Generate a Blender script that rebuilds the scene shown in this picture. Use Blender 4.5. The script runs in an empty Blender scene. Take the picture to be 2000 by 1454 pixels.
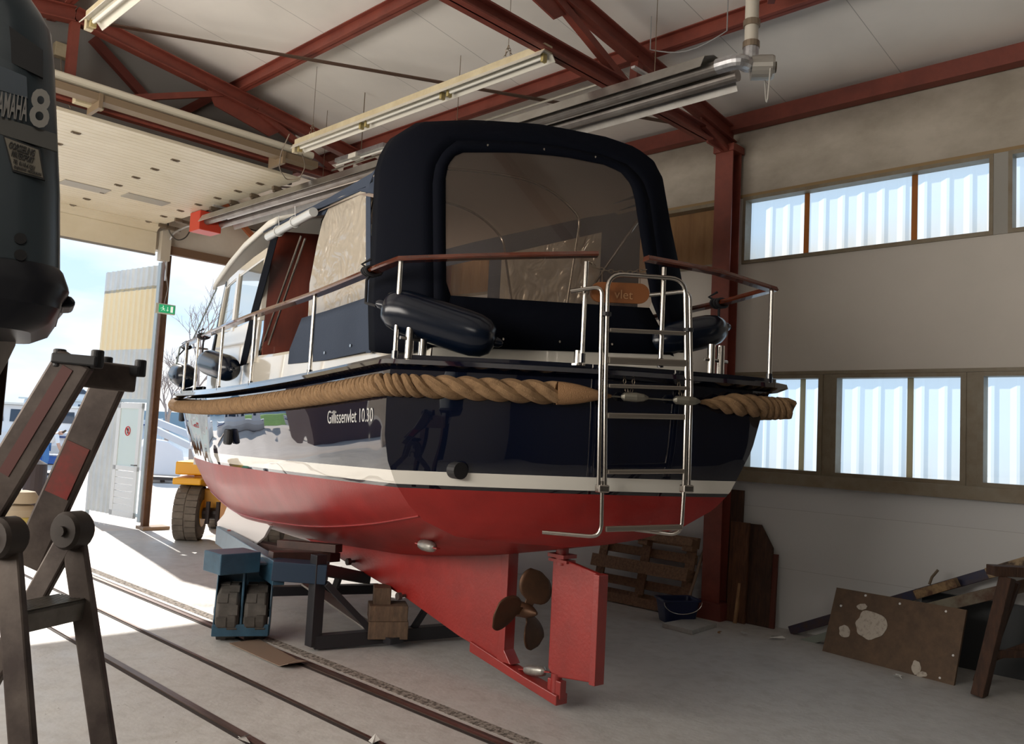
import bpy, math, random
from mathutils import Vector as V, Matrix
rnd = random.Random(7)
SC = bpy.context.scene
COL = SC.collection
# ------------------------------------------------------------------ camera
F = 1642.0
EYE = V((0, 0, 1.85))
def _cam(yaw, pitch, roll):
    yaw, pitch, roll = map(math.radians, (yaw, pitch, roll))
    f = V((math.sin(yaw)*math.cos(pitch), math.cos(yaw)*math.cos(pitch), math.sin(pitch)))
    r = V((math.cos(yaw), -math.sin(yaw), 0)); d = -r.cross(f)
    c, s = math.cos(roll), math.sin(roll)
    return r*c - d*s, r*s + d*c, f
CR, CD, CF = _cam(45.776, 4.444, 2.945)
cam_data = bpy.data.cameras.new('camera'); cam = bpy.data.objects.new('camera', cam_data); COL.objects.link(cam)
cam_data.sensor_fit = 'HORIZONTAL'; cam_data.sensor_width = 36; cam_data.lens = F/2000*36
cam_data.clip_start = 0.02; cam_data.clip_end = 500
cam.matrix_world = Matrix(((CR.x, -CD.x, -CF.x, EYE.x), (CR.y, -CD.y, -CF.y, EYE.y), (CR.z, -CD.z, -CF.z, EYE.z), (0, 0, 0, 1)))
SC.camera = cam
# ------------------------------------------------------------------ exposure, sky, sun, added fill lamps
SC.view_settings.view_transform = 'Standard'; SC.view_settings.look = 'None'
SC.view_settings.gamma = 1; SC.view_settings.use_curve_mapping = False
SC.view_settings.exposure = 0.16
SC.cycles.use_denoising = True
SC.cycles.max_bounces = 10; SC.cycles.diffuse_bounces = 5; SC.cycles.glossy_bounces = 5
SC.cycles.transmission_bounces = 8; SC.cycles.transparent_max_bounces = 12
SC.cycles.sample_clamp_indirect = 6; SC.cycles.caustics_reflective = False; SC.cycles.caustics_refractive = False
W = bpy.data.worlds.new('world'); SC.world = W; W.use_nodes = True
wn = W.node_tree.nodes; wl = W.node_tree.links
bg = wn['Background']
tc = wn.new('ShaderNodeTexCoord'); sep = wn.new('ShaderNodeSeparateXYZ'); wl.new(tc.outputs['Generated'], sep.inputs[0])
rp = wn.new('ShaderNodeValToRGB'); wl.new(sep.outputs['Z'], rp.inputs[0])
e = rp.color_ramp.elements
e[0].position = 0.0; e[0].color = (.66, .80, .95, 1); e[1].position = .55; e[1].color = (.33, .58, .95, 1)
x = rp.color_ramp.elements.new(.2); x.color = (.52, .74, 1, 1)
mp = wn.new('ShaderNodeMapping'); mp.inputs['Scale'].default_value = (1.6, 1.6, 4.5); wl.new(tc.outputs['Generated'], mp.inputs[0])
nz = wn.new('ShaderNodeTexNoise'); nz.inputs['Scale'].default_value = 2.2; nz.inputs['Detail'].default_value = 8; wl.new(mp.outputs[0], nz.inputs[0])
cr = wn.new('ShaderNodeValToRGB'); cr.color_ramp.elements[0].position = .46; cr.color_ramp.elements[1].position = .66; wl.new(nz.outputs[0], cr.inputs[0])
mx = wn.new('ShaderNodeMixRGB'); wl.new(cr.outputs[0], mx.inputs[0]); wl.new(rp.outputs[0], mx.inputs[1]); mx.inputs[2].default_value = (.95, .95, .95, 1)
wl.new(mx.outputs[0], bg.inputs[0]); bg.inputs[1].default_value = 1.15
sd = bpy.data.lights.new('sun', 'SUN'); sd.energy = 6.8; sd.angle = math.radians(.6); sd.color = (1, .93, .84)
sun = bpy.data.objects.new('sun', sd); COL.objects.link(sun)
az, el = math.radians(10.5), math.radians(33.8)
sun.rotation_euler = (-V((math.sin(az)*math.cos(el), math.cos(az)*math.cos(el), math.sin(el)))).to_track_quat('-Z', 'Y').to_euler()
def area(name, loc, aim, sx, sy, power, col=(.9, .95, 1)):
    d = bpy.data.lights.new(name, 'AREA'); d.shape = 'RECTANGLE'; d.size = sx; d.size_y = sy; d.energy = power; d.color = col
    o = bpy.data.objects.new(name, d); COL.objects.link(o); o.location = loc
    o.rotation_euler = (V(aim)-V(loc)).to_track_quat('-Z', 'Y').to_euler(); return o
area('left_fill_lamp', (-2.55, 6.5, 3.1), (5, 6.5, 4.6), 9, 2.2, 520, (1, .93, .84))  # added warm fill lamp along the left wall, which has no windows
area('rear_fill_lamp', (-1.6, -3.4, 4.6), (4, 3, 0.5), 2.5, 1.2, 45, (1, .93, .84))  # added fill lamp behind the camera; no skylight is built there
gp = area('gate_sky_portal', (4.3, 14.5, 2.35), (4.3, 4, 2.35), 7.8, 4.6, 1); gp.data.cycles.is_portal = True

# ------------------------------------------------------------------ geometry of the view: pixel -> world point on a real surface
def ray(px, py): return CR*((px-1000)/F) + CD*((py-727)/F) + CF
def U(px, py, z): return EYE + ray(px, py)*z
def onz(px, py, h): d = ray(px, py); return EYE + d*((h-EYE.z)/d.z)
def onx(px, py, X): d = ray(px, py); return EYE + d*(X/d.x)
def ony(px, py, Y): d = ray(px, py); return EYE + d*(Y/d.y)
def onpl(px, py, a, b, c=None):
    """on the plane through a, b (vertical) or a, b, c"""
    a, b = V(a), V(b); c = V(c) if c is not None else a+V((0, 0, 1))
    n = (b-a).cross(c-a); d = ray(px, py); return EYE + d*((a-EYE).dot(n)/d.dot(n))

# ------------------------------------------------------------------ materials
MATS = {}
def mat(name, col=(.8, .8, .8), rough=.5, metal=0, noise=None, bump=None, spec=.5, coat=0, trans=0, ior=1.5, alpha=1, emit=None, es=0, sheen=0):
    if name in MATS: return MATS[name]
    m = bpy.data.materials.new(name); m.use_nodes = True; n = m.node_tree.nodes; l = m.node_tree.links
    b = n['Principled BSDF']; b.inputs['Base Color'].default_value = (*col, 1); b.inputs['Roughness'].default_value = rough
    b.inputs['Metallic'].default_value = metal; b.inputs['Specular IOR Level'].default_value = spec; b.inputs['IOR'].default_value = ior
    b.inputs['Coat Weight'].default_value = coat; b.inputs['Coat Roughness'].default_value = .03
    b.inputs['Transmission Weight'].default_value = trans; b.inputs['Alpha'].default_value = alpha
    if emit: b.inputs['Emission Color'].default_value = (*emit, 1); b.inputs['Emission Strength'].default_value = es
    if noise or bump:
        t = n.new('ShaderNodeTexCoord')
    if noise:   # (scale, dark colour, low, high, stretch)
        sc, c2, lo, hi = noise[:4]; st = noise[4] if len(noise) > 4 else (1, 1, 1)
        mpn = n.new('ShaderNodeMapping'); mpn.inputs['Scale'].default_value = st; l.new(t.outputs['Object'], mpn.inputs[0])
        z = n.new('ShaderNodeTexNoise'); z.inputs['Scale'].default_value = sc; z.inputs['Detail'].default_value = 6; z.inputs['Roughness'].default_value = .65
        l.new(mpn.outputs[0], z.inputs[0])
        r = n.new('ShaderNodeValToRGB'); r.color_ramp.elements[0].position = lo; r.color_ramp.elements[1].position = hi
        r.color_ramp.elements[0].color = (*c2, 1); r.color_ramp.elements[1].color = (*col, 1)
        l.new(z.outputs[0], r.inputs[0]); l.new(r.outputs[0], b.inputs['Base Color'])
    if bump:    # (scale, strength, stretch)
        mpb = n.new('ShaderNodeMapping'); mpb.inputs['Scale'].default_value = bump[2] if len(bump) > 2 else (1, 1, 1); l.new(t.outputs['Object'], mpb.inputs[0])
        z2 = n.new('ShaderNodeTexNoise'); z2.inputs['Scale'].default_value = bump[0]; z2.inputs['Detail'].default_value = 4; l.new(mpb.outputs[0], z2.inputs[0])
        bn = n.new('ShaderNodeBump'); bn.inputs['Strength'].default_value = bump[1]; bn.inputs['Distance'].default_value = .02
        l.new(z2.outputs[0], bn.inputs['Height']); l.new(bn.outputs[0], b.inputs['Normal'])
    MATS[name] = m; return m
RED = mat('oxide_red_steel', (.24, .055, .035), .55, noise=(3, (.17, .038, .026), .35, .65))
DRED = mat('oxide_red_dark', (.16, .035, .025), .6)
STEEL = mat('stainless_steel', (.56, .53, .49), .20, 1)
ZINC = mat('zinc', (.75, .76, .78), .38, .9, noise=(18, (.5, .5, .52), .3, .7))
NAVY = mat('navy_gelcoat', (.003, .005, .014), .03, spec=.8, coat=1)
CANVAS = mat('navy_canvas', (.0025, .0035, .0075), .75, bump=(90, .10), spec=.07)
CANVASL = mat('lit_blue_grey_canvas', (.045, .060, .092), .85, bump=(60, .15), spec=.3)  # same canopy fabric where light falls, the brightness put into its colour
WHITEG = mat('cream_gelcoat', (.72, .68, .60), .12, coat=.6)
WHITER = mat('white_roof_gelcoat', (.82, .80, .73), .3)
ANTIF = mat('red_antifouling', (.32, .018, .014), .38, spec=1, noise=(5, (.24, .012, .010), .3, .7), bump=(40, .12))
MAHOG = mat('varnished_mahogany', (.13, .028, .010), .25, noise=(6, (.06, .013, .006), .3, .7, (1, 1, 8)), coat=.7)
BULK = mat('mahogany_bulkhead', (.16, .03, .015), .35, noise=(5, (.08, .014, .008), .3, .7, (1, 1, .2)), coat=.3)
ROPE = mat('manila_rope', (.31, .19, .095), .9, noise=(14, (.18, .105, .05), .3, .7), bump=(160, .5, (1, 1, 1)))
VINYL = None
BLACK = mat('black_rubber', (.012, .012, .014), .55)
CORD = mat('black_cord', (.012, .012, .015), .8)
BRONZE = mat('aged_bronze', (.13, .065, .035), .5, .6, noise=(9, (.08, .045, .028), .3, .7))
FEND = mat('navy_fender_vinyl', (.002, .006, .016), .22, spec=.6)
WOODD = mat('dark_old_timber', (.085, .038, .020), .75, noise=(5, (.03, .014, .009), .3, .7, (6, 6, 1)), bump=(12, .4, (8, 8, 1)))
WOODP = mat('pallet_timber', (.33, .19, .11), .8, noise=(6, (.15, .085, .052), .3, .72, (1, 6, 6)), bump=(20, .3))
WOODL = mat('pale_sawn_timber', (.42, .25, .12), .7, noise=(5, (.25, .13, .06), .3, .7))
BLOCK = mat('weathered_block_timber', (.16, .10, .06), .8, noise=(7, (.07, .045, .03), .3, .7, (1, 6, 1)), bump=(15, .4))
BLUEST = mat('blue_painted_steel', (.035, .10, .16), .38, noise=(7, (.02, .06, .10), .35, .7), spec=.5)
BROWNST = mat('brown_steel', (.075, .035, .028), .5, noise=(6, (.035, .02, .018), .3, .7))
BLACKST = mat('black_steel', (.018, .018, .022), .4)
CREAM = mat('cream_door_panel', (.78, .72, .58), .42, noise=(2, (.70, .63, .48), .3, .7))
CREAMD = mat('aged_cream_enamel', (.62, .55, .38), .4, noise=(6, (.48, .40, .25), .3, .7))
RUSTY = mat('rusty_bracket', (.17, .13, .09), .6, .3)
ALU = mat('weathered_aluminium', (.28, .26, .24), .42, .75, noise=(8, (.14, .12, .10), .3, .7))
RUBG = mat('grey_tyre_rubber', (.10, .09, .08), .8, noise=(10, (.05, .045, .04), .3, .7))
SHEET = mat('pale_corrugated_sheet', (.62, .66, .68), .4, noise=(3, (.52, .57, .60), .3, .7))
YELLOWM = mat('yellow_paint', (.85, .42, .02), .35)
WHITEP = mat('white_paint', (.8, .8, .8), .35)
LETTER = mat('white_lettering', (.72, .72, .70), .4)
CHAINM = mat('dull_chain', (.25, .2, .15), .4, .9)

def tintglass(name, col, amount, rough=.02, dc=(.5, .45, .4), wr=0):
    m = bpy.data.materials.new(name); m.use_nodes = True; n = m.node_tree.nodes; l = m.node_tree.links
    n.remove(n['Principled BSDF']); out = n['Material Output']
    t = n.new('ShaderNodeBsdfTransparent'); t.inputs[0].default_value = (*col, 1)
    g = n.new('ShaderNodeBsdfGlossy'); g.inputs['Roughness'].default_value = rough
    d = n.new('ShaderNodeBsdfDiffuse'); d.inputs[0].default_value = (*dc, 1)
    if wr:
        tc_ = n.new('ShaderNodeTexCoord'); z = n.new('ShaderNodeTexNoise'); z.inputs['Scale'].default_value = 3.5; z.inputs['Distortion'].default_value = 1.5; l.new(tc_.outputs['Object'], z.inputs[0])
        bn = n.new('ShaderNodeBump'); bn.inputs['Strength'].default_value = .8; bn.inputs['Distance'].default_value = .06; l.new(z.outputs[0], bn.inputs['Height']); l.new(bn.outputs[0], g.inputs['Normal']); l.new(bn.outputs[0], d.inputs['Normal'])
    a = n.new('ShaderNodeMixShader'); a.inputs[0].default_value = amount
    l.new(t.outputs[0], a.inputs[1]); l.new(d.outputs[0], a.inputs[2])
    fr = n.new('ShaderNodeFresnel'); fr.inputs[0].default_value = 1.5
    b = n.new('ShaderNodeMixShader'); l.new(fr.outputs[0], b.inputs[0]); l.new(a.outputs[0], b.inputs[1]); l.new(g.outputs[0], b.inputs[2])
    l.new(b.outputs[0], out.inputs[0]); MATS[name] = m; return m
TINT = tintglass('smoked_clear_vinyl', (.86, .78, .72), .11, dc=(.42, .33, .27))
CLEARV = tintglass('crinkled_clear_vinyl', (.92, .88, .82), .50, rough=.12, dc=(.80, .72, .60), wr=1)
GLASS = tintglass('window_glass', (.75, .82, .85), .02)

# ------------------------------------------------------------------ mesh builder
X_, Y_, Z_ = V((1, 0, 0)), V((0, 1, 0)), V((0, 0, 1))
class MB:
    def __init__(s): s.v = []; s.f = []; s.mi = []; s.cur = 0; s.att = None
    def add(s, vs, fs):
        o = len(s.v); s.v += [V(p) for p in vs]; s.f += [tuple(i+o for i in f) for f in fs]; s.mi += [s.cur]*len(fs); return s
    def box(s, c, sz, ax=None):
        c = V(c); hx, hy, hz = [k/2 for k in sz]
        X, Y, Z = ax if ax else (V((1, 0, 0)), V((0, 1, 0)), V((0, 0, 1)))
        vs = [c + X*(i*hx) + Y*(j*hy) + Z*(k*hz) for i in (-1, 1) for j in (-1, 1) for k in (-1, 1)]
        return s.add(vs, [(0, 1, 3, 2), (4, 6, 7, 5), (0, 4, 5, 1), (2, 3, 7, 6), (0, 2, 6, 4), (1, 5, 7, 3)])
    def beam(s, a, b, w, h, up=(0, 0, 1)):
        """box from a to b, w across, h along up"""
        a, b = V(a), V(b); d = (b-a); L = d.length; d.normalize(); side = d.cross(V(up))
        if side.length < 1e-4: side = d.cross(V((1, 0, 0)))
        side.normalize(); u = side.cross(d)
        return s.box((a+b)/2, (L, w, h), (d, side, u))
    def ibeam(s, a, b, w, h, t=.012, up=(0, 0, 1)):
        a, b = V(a), V(b); d = (b-a).normalized(); side = d.cross(V(up)).normalized(); u = side.cross(d)
        s.beam(a, b, t, h, u); s.beam(a+u*(h/2-t/2), b+u*(h/2-t/2), w, t, u); s.beam(a-u*(h/2-t/2), b-u*(h/2-t/2), w, t, u); return s
    def tube(s, pts, r, seg=10, cap=True, closed=False):
        pts = [V(p) for p in pts]; n = len(pts); rs = r if isinstance(r, (list, tuple)) else [r]*n
        t0 = (pts[1]-pts[0]).normalized(); nrm = t0.cross(V((0, 0, 1)))
        if nrm.length < .1: nrm = t0.cross(V((1, 0, 0)))
        nrm.normalize(); vs = []
        for i, p in enumerate(pts):
            if closed: t = (pts[(i+1) % n]-pts[i-1])
            else: t = pts[min(i+1, n-1)]-pts[max(i-1, 0)]
            t.normalize(); nrm = nrm - t*nrm.dot(t); nrm.normalize(); bn = t.cross(nrm)
            for k in range(seg):
                a = 2*math.pi*k/seg; vs.append(p + (nrm*math.cos(a)+bn*math.sin(a))*rs[i])
        fs = []
        for i in range(n if closed else n-1):
            j = (i+1) % n
            for k in range(seg): fs.append((i*seg+k, i*seg+(k+1) % seg, j*seg+(k+1) % seg, j*seg+k))
        if cap and not closed: fs += [tuple(range(seg-1, -1, -1)), tuple((n-1)*seg+k for k in range(seg))]
        return s.add(vs, fs)
    def lathe(s, c, axis, prof, seg=24):
        """prof: (distance along axis, radius)"""
        c = V(c); ax = V(axis).normalized(); w = ax.cross(Z_)
        if w.length < .1: w = ax.cross(V((1, 0, 0)))
        w.normalize(); w2 = ax.cross(w); n = len(prof)
        vs = [c+ax*d+(w*math.cos(2*math.pi*k/seg)+w2*math.sin(2*math.pi*k/seg))*max(r, .0005) for d, r in prof for k in range(seg)]
        fs = [(i*seg+k, i*seg+(k+1) % seg, (i+1)*seg+(k+1) % seg, (i+1)*seg+k) for i in range(n-1) for k in range(seg)]
        return s.add(vs, fs+[tuple(range(seg-1, -1, -1)), tuple((n-1)*seg+k for k in range(seg))])
    def grid(s, rows, flip=False, wrap=False):
        m = len(rows[0]); vs = [p for r in rows for p in r]; fs = []
        for i in range(len(rows)-1):
            for j in range(m if wrap else m-1):
                k = (j+1) % m; q = (i*m+j, i*m+k, (i+1)*m+k, (i+1)*m+j); fs.append(q[::-1] if flip else q)
        return s.add(vs, fs)
    def prism(s, poly, off):
        """flat polygon given as 3D points, extruded by the vector off"""
        n = len(poly); off = V(off); vs = [V(p) for p in poly] + [V(p)+off for p in poly]
        return s.add(vs, [tuple(range(n-1, -1, -1)), tuple(range(n, 2*n))] + [(i, (i+1) % n, n+(i+1) % n, n+i) for i in range(n)])
    def build(s, name, m, parent=None, smooth=False, bevel=0, sub=0, solid=0):
        me = bpy.data.meshes.new(name)
        if parent is not None:
            org = root_loc(parent)
        else:
            xs = [p.x for p in s.v]; ys = [p.y for p in s.v]; zs = [p.z for p in s.v]
            org = V(((min(xs)+max(xs))/2, (min(ys)+max(ys))/2, min(zs)))
        me.from_pydata([tuple(p-org) for p in s.v], [], s.f); me.update()
        for mm in (m if isinstance(m, (list, tuple)) else [m]): me.materials.append(mm)
        for p, k in zip(me.polygons, s.mi): p.material_index = k
        import bmesh
        bm = bmesh.new(); bm.from_mesh(me); bmesh.ops.recalc_face_normals(bm, faces=bm.faces); bm.to_mesh(me); bm.free()
        o = bpy.data.objects.new(name, me); COL.objects.link(o)
        if parent is not None: o.parent = parent
        else: o.location = org
        if solid:
            q = o.modifiers.new('s', 'SOLIDIFY'); q.thickness = solid; q.offset = 0
        if bevel:
            q = o.modifiers.new('b', 'BEVEL'); q.width = bevel; q.segments = 2; q.limit_method = 'ANGLE'
        if sub:
            q = o.modifiers.new('u', 'SUBSURF'); q.levels = sub; q.render_levels = sub
        if smooth:
            for p in me.polygons: p.use_smooth = True
            if not sub:
                try: me.set_sharp_from_angle(angle=math.radians(38))
                except Exception: pass
        return o
def root_loc(o):
    while o.parent is not None: o = o.parent
    return o.location.copy()
def tag(o, label=None, cat=None, group=None, kind=None):
    if label: o['label'] = label
    if cat: o['category'] = cat
    if group: o['group'] = group
    if kind: o['kind'] = kind
    return o
def thing(name, label, cat, loc, group=None):
    o = bpy.data.objects.new(name, None); COL.objects.link(o); o.location = loc; o.empty_display_size = .1
    return tag(o, label, cat, group)
def struct(o, label=None, cat=None): return tag(o, label, cat, kind='structure')
def arc(pts, r, n=6):
    """polyline with its corners rounded by radius r"""
    pts = [V(p) for p in pts]; out = [pts[0]]
    for a, b, c in zip(pts, pts[1:], pts[2:]):
        d1 = (a-b); d2 = (c-b); rr = min(r, d1.length*.49, d2.length*.49); p = b+d1.normalized()*rr; q = b+d2.normalized()*rr
        for i in range(n+1):
            t = i/n; out.append(p*(1-t)**2 + b*2*t*(1-t) + q*t*t)
    out.append(pts[-1]); return out
def chain(mb, pts, link=.035, r=.004):
    """oval chain links strung along a polyline"""
    pts = [V(p) for p in pts]; L = [0]
    for a, b in zip(pts, pts[1:]): L.append(L[-1]+(b-a).length)
    n = max(2, int(L[-1]/(link*.75)))
    for i in range(n):
        s = (i+.5)/n*L[-1]; k = max(j for j in range(len(L)-1) if L[j] <= s)
        t = (s-L[k])/max(L[k+1]-L[k], 1e-6); c = pts[k].lerp(pts[k+1], t); d = (pts[k+1]-pts[k]).normalized()
        w = d.cross(V((.3, .7, .2))).normalized(); w2 = d.cross(w); w = w if i % 2 else w2
        mb.tube([c + d*(link*.5*math.cos(a)) + w*(link*.28*math.sin(a)) for a in [2*math.pi*q/8 for q in range(8)]], r, 5, closed=True)
def curve_text(body, size, m, parent, mat4, name, ext=.0008, sx=1, font_bold=False, align='LEFT'):
    cu = bpy.data.curves.new(name, 'FONT'); cu.body = body; cu.size = size; cu.extrude = ext; cu.align_x = align
    if font_bold: cu.offset = size*.02
    cu.resolution_u = 3
    tmp = bpy.data.objects.new('tmp', cu); COL.objects.link(tmp)
    dg = bpy.context.evaluated_depsgraph_get(); me = bpy.data.meshes.new_from_object(tmp.evaluated_get(dg))
    COL.objects.unlink(tmp); bpy.data.objects.remove(tmp)
    me.transform(Matrix.Diagonal((sx, 1, 1, 1))); me.transform(mat4); me.transform(Matrix.Translation(-root_loc(parent)))
    me.name = name; me.materials.clear(); me.materials.append(m)
    o = bpy.data.objects.new(name, me); COL.objects.link(o); o.parent = parent; return o
def frame4(o, x, y):
    x = V(x).normalized(); y = V(y); y = (y-x*y.dot(x)).normalized(); z = x.cross(y)
    return Matrix(((x.x, y.x, z.x, o[0]), (x.y, y.y, z.y, o[1]), (x.z, y.z, z.z, o[2]), (0, 0, 0, 1)))
# ================================================================== THE HALL
WX = 8.52; GY = 14.23; RX = 2.9; LX = -2.72; BY = -3.6
def roofz(x, off=0): return 5.68 + .14*(8.5-(x if x > RX else 2*RX-x)) + off
def nodemat(name, fn):
    m = bpy.data.materials.new(name); m.use_nodes = True; fn(m.node_tree.nodes, m.node_tree.links, m.node_tree.nodes['Principled BSDF']); return m
def floor_fn(n, l, b):
    t = n.new('ShaderNodeTexCoord')
    def noise(sc, det, st=(1, 1, 1), dist=0):
        mp = n.new('ShaderNodeMapping'); mp.inputs['Scale'].default_value = st; l.new(t.outputs['Object'], mp.inputs[0])
        z = n.new('ShaderNodeTexNoise'); z.inputs['Scale'].default_value = sc; z.inputs['Detail'].default_value = det; z.inputs['Distortion'].default_value = dist
        l.new(mp.outputs[0], z.inputs[0]); return z.outputs[0]
    def ramp(i, a, ca, c, cc):
        r = n.new('ShaderNodeValToRGB'); r.color_ramp.elements[0].position = a; r.color_ramp.elements[0].color = (*ca, 1)
        r.color_ramp.elements[1].position = c; r.color_ramp.elements[1].color = (*cc, 1); l.new(i, r.inputs[0]); return r.outputs[0]
    def mul(a, c, f=1.0, mode='MULTIPLY'):
        x = n.new('ShaderNodeMixRGB'); x.blend_type = mode; x.inputs[0].default_value = f; l.new(a, x.inputs[1]); l.new(c, x.inputs[2]); return x.outputs[0]
    base = ramp(noise(.55, 5), .35, (.44, .43, .42), .65, (.52, .515, .50))
    g = ramp(noise(9, 8), .30, (.88, .87, .86), .55, (1, 1, 1))
    st = ramp(noise(2.2, 9, (1, 1, 1), 1.2), .28, (.88, .87, .85), .42, (1, 1, 1))
    sc = ramp(noise(5, 3, (7, .5, 1), .6), .27, (.80, .79, .78), .31, (1, 1, 1))
    fl = ramp(noise(42, 2), .22, (.45, .42, .40), .27, (1, 1, 1))
    c = mul(mul(mul(mul(base, g), st), sc), fl)
    l.new(c, b.inputs['Base Color'])
    ro = n.new('ShaderNodeMapRange'); l.new(noise(3, 6), ro.inputs[0]); ro.inputs[1].default_value = .3; ro.inputs[2].default_value = .7; ro.inputs[3].default_value = .38; ro.inputs[4].default_value = .62
    l.new(ro.outputs[0], b.inputs['Roughness'])
    bn = n.new('ShaderNodeBump'); bn.inputs['Strength'].default_value = .25; bn.inputs['Distance'].default_value = .01; l.new(noise(25, 6), bn.inputs['Height']); l.new(bn.outputs[0], b.inputs['Normal'])
FLOORM = nodemat('worn_concrete_floor', floor_fn)
YARDM = mat('yard_paving', (.60, .53, .47), .8, noise=(1.2, (.50, .44, .39), .3, .7))
def seam_fn(col, period, dark=.55, axis='Y', dirt=None):
    def fn(n, l, b):
        t = n.new('ShaderNodeTexCoord'); s = n.new('ShaderNodeSeparateXYZ'); l.new(t.outputs['Object'], s.inputs[0])
        m = n.new('ShaderNodeMath'); m.operation = 'DIVIDE'; m.inputs[1].default_value = period; l.new(s.outputs[axis], m.inputs[0])
        f = n.new('ShaderNodeMath'); f.operation = 'FRACT'; l.new(m.outputs[0], f.inputs[0])
        lt = n.new('ShaderNodeMath'); lt.operation = 'LESS_THAN'; lt.inputs[1].default_value = .008/period; l.new(f.outputs[0], lt.inputs[0])
        z = n.new('ShaderNodeTexNoise'); z.inputs['Scale'].default_value = .8; z.inputs['Detail'].default_value = 6; l.new(t.outputs['Object'], z.inputs[0])
        r = n.new('ShaderNodeValToRGB'); l.new(z.outputs[0], r.inputs[0])
        r.color_ramp.elements[0].position = .32; r.color_ramp.elements[1].position = .6
        d = dirt or tuple(c*.86 for c in col); r.color_ramp.elements[0].color = (*d, 1); r.color_ramp.elements[1].color = (*col, 1)
        x = n.new('ShaderNodeMixRGB'); l.new(lt.outputs[0], x.inputs[0]); l.new(r.outputs[0], x.inputs[1]); x.inputs[2].default_value = (*[c*dark for c in col], 1)
        l.new(x.outputs[0], b.inputs['Base Color']); b.inputs['Roughness'].default_value = .6
    return fn
CEILM = nodemat('white_roof_panels', seam_fn((.88, .85, .80), 1.22))
PLAST = mat('dirty_plaster', (.50, .45, .38), .85, noise=(1.3, (.36, .32, .26), .35, .65, (1, 1, 1.6)))
PANELM = mat('grey_white_panel', (.66, .62, .57), .7, noise=(.7, (.60, .57, .52), .3, .7))
def block_fn(n, l, b):
    t = n.new('ShaderNodeTexCoord'); mp = n.new('ShaderNodeMapping'); mp.inputs['Rotation'].default_value = (math.pi/2, 0, math.pi/2); l.new(t.outputs['Object'], mp.inputs[0])
    k = n.new('ShaderNodeTexBrick'); k.inputs['Scale'].default_value = 1; k.inputs['Brick Width'].default_value = .62; k.inputs['Row Height'].default_value = .3
    k.inputs['Mortar Size'].default_value = .0025; k.inputs['Color1'].default_value = (.66, .67, .67, 1); k.inputs['Color2'].default_value = (.64, .65, .66, 1); k.inputs['Mortar'].default_value = (.50, .50, .50, 1)
    l.new(mp.outputs[0], k.inputs[0]); l.new(k.outputs[0], b.inputs['Base Color']); b.inputs['Roughness'].default_value = .6
BLOCKM = nodemat('white_painted_blockwork', block_fn)
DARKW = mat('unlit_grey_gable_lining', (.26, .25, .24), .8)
GABLEM = mat('pale_gable_panel', (.72, .66, .58), .6, noise=(1.5, (.62, .56, .48), .3, .7))
FRAMEM = mat('olive_window_frame', (.26, .23, .17), .5, noise=(6, (.20, .15, .09), .3, .7))

struct(MB().box((2.9, 5.3, -.1), (11.5, 17.86, .2)).build('floor', FLOORM))
yard = MB().box((2.9, 28.2, -.12), (60, 27.9, .2)).build('ground', YARDM); struct(yard)
# roof: two pitched slabs
for nm, xa, xb in (('ceiling', RX, 8.75), ('ceiling', -2.95, RX)):
    a, b = V((xa, BY-.1, roofz(xa))), V((xb, BY-.1, roofz(xb))); d = V((0, GY-BY+.45, 0))
    struct(MB().prism([a, b, b+V((0, 0, .08)), a+V((0, 0, .08))], d).build(nm, CEILM))
def wallr(y0, y1, z0, z1, m, t=.16): return MB().box((WX+t/2, (y0+y1)/2, (z0+z1)/2), (t, y1-y0, z1-z0)), m
YL = 4.66
struct(wallr(BY, GY+.2, 0, 1.50, 0)[0].build('wall_right', BLOCKM))
struct(wallr(BY, GY+.2, 2.67, 3.94, 0)[0].build('wall_right', PANELM))
struct(wallr(BY, GY+.2, 4.71, 5.70, 0)[0].build('wall_right', PLAST))
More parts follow.
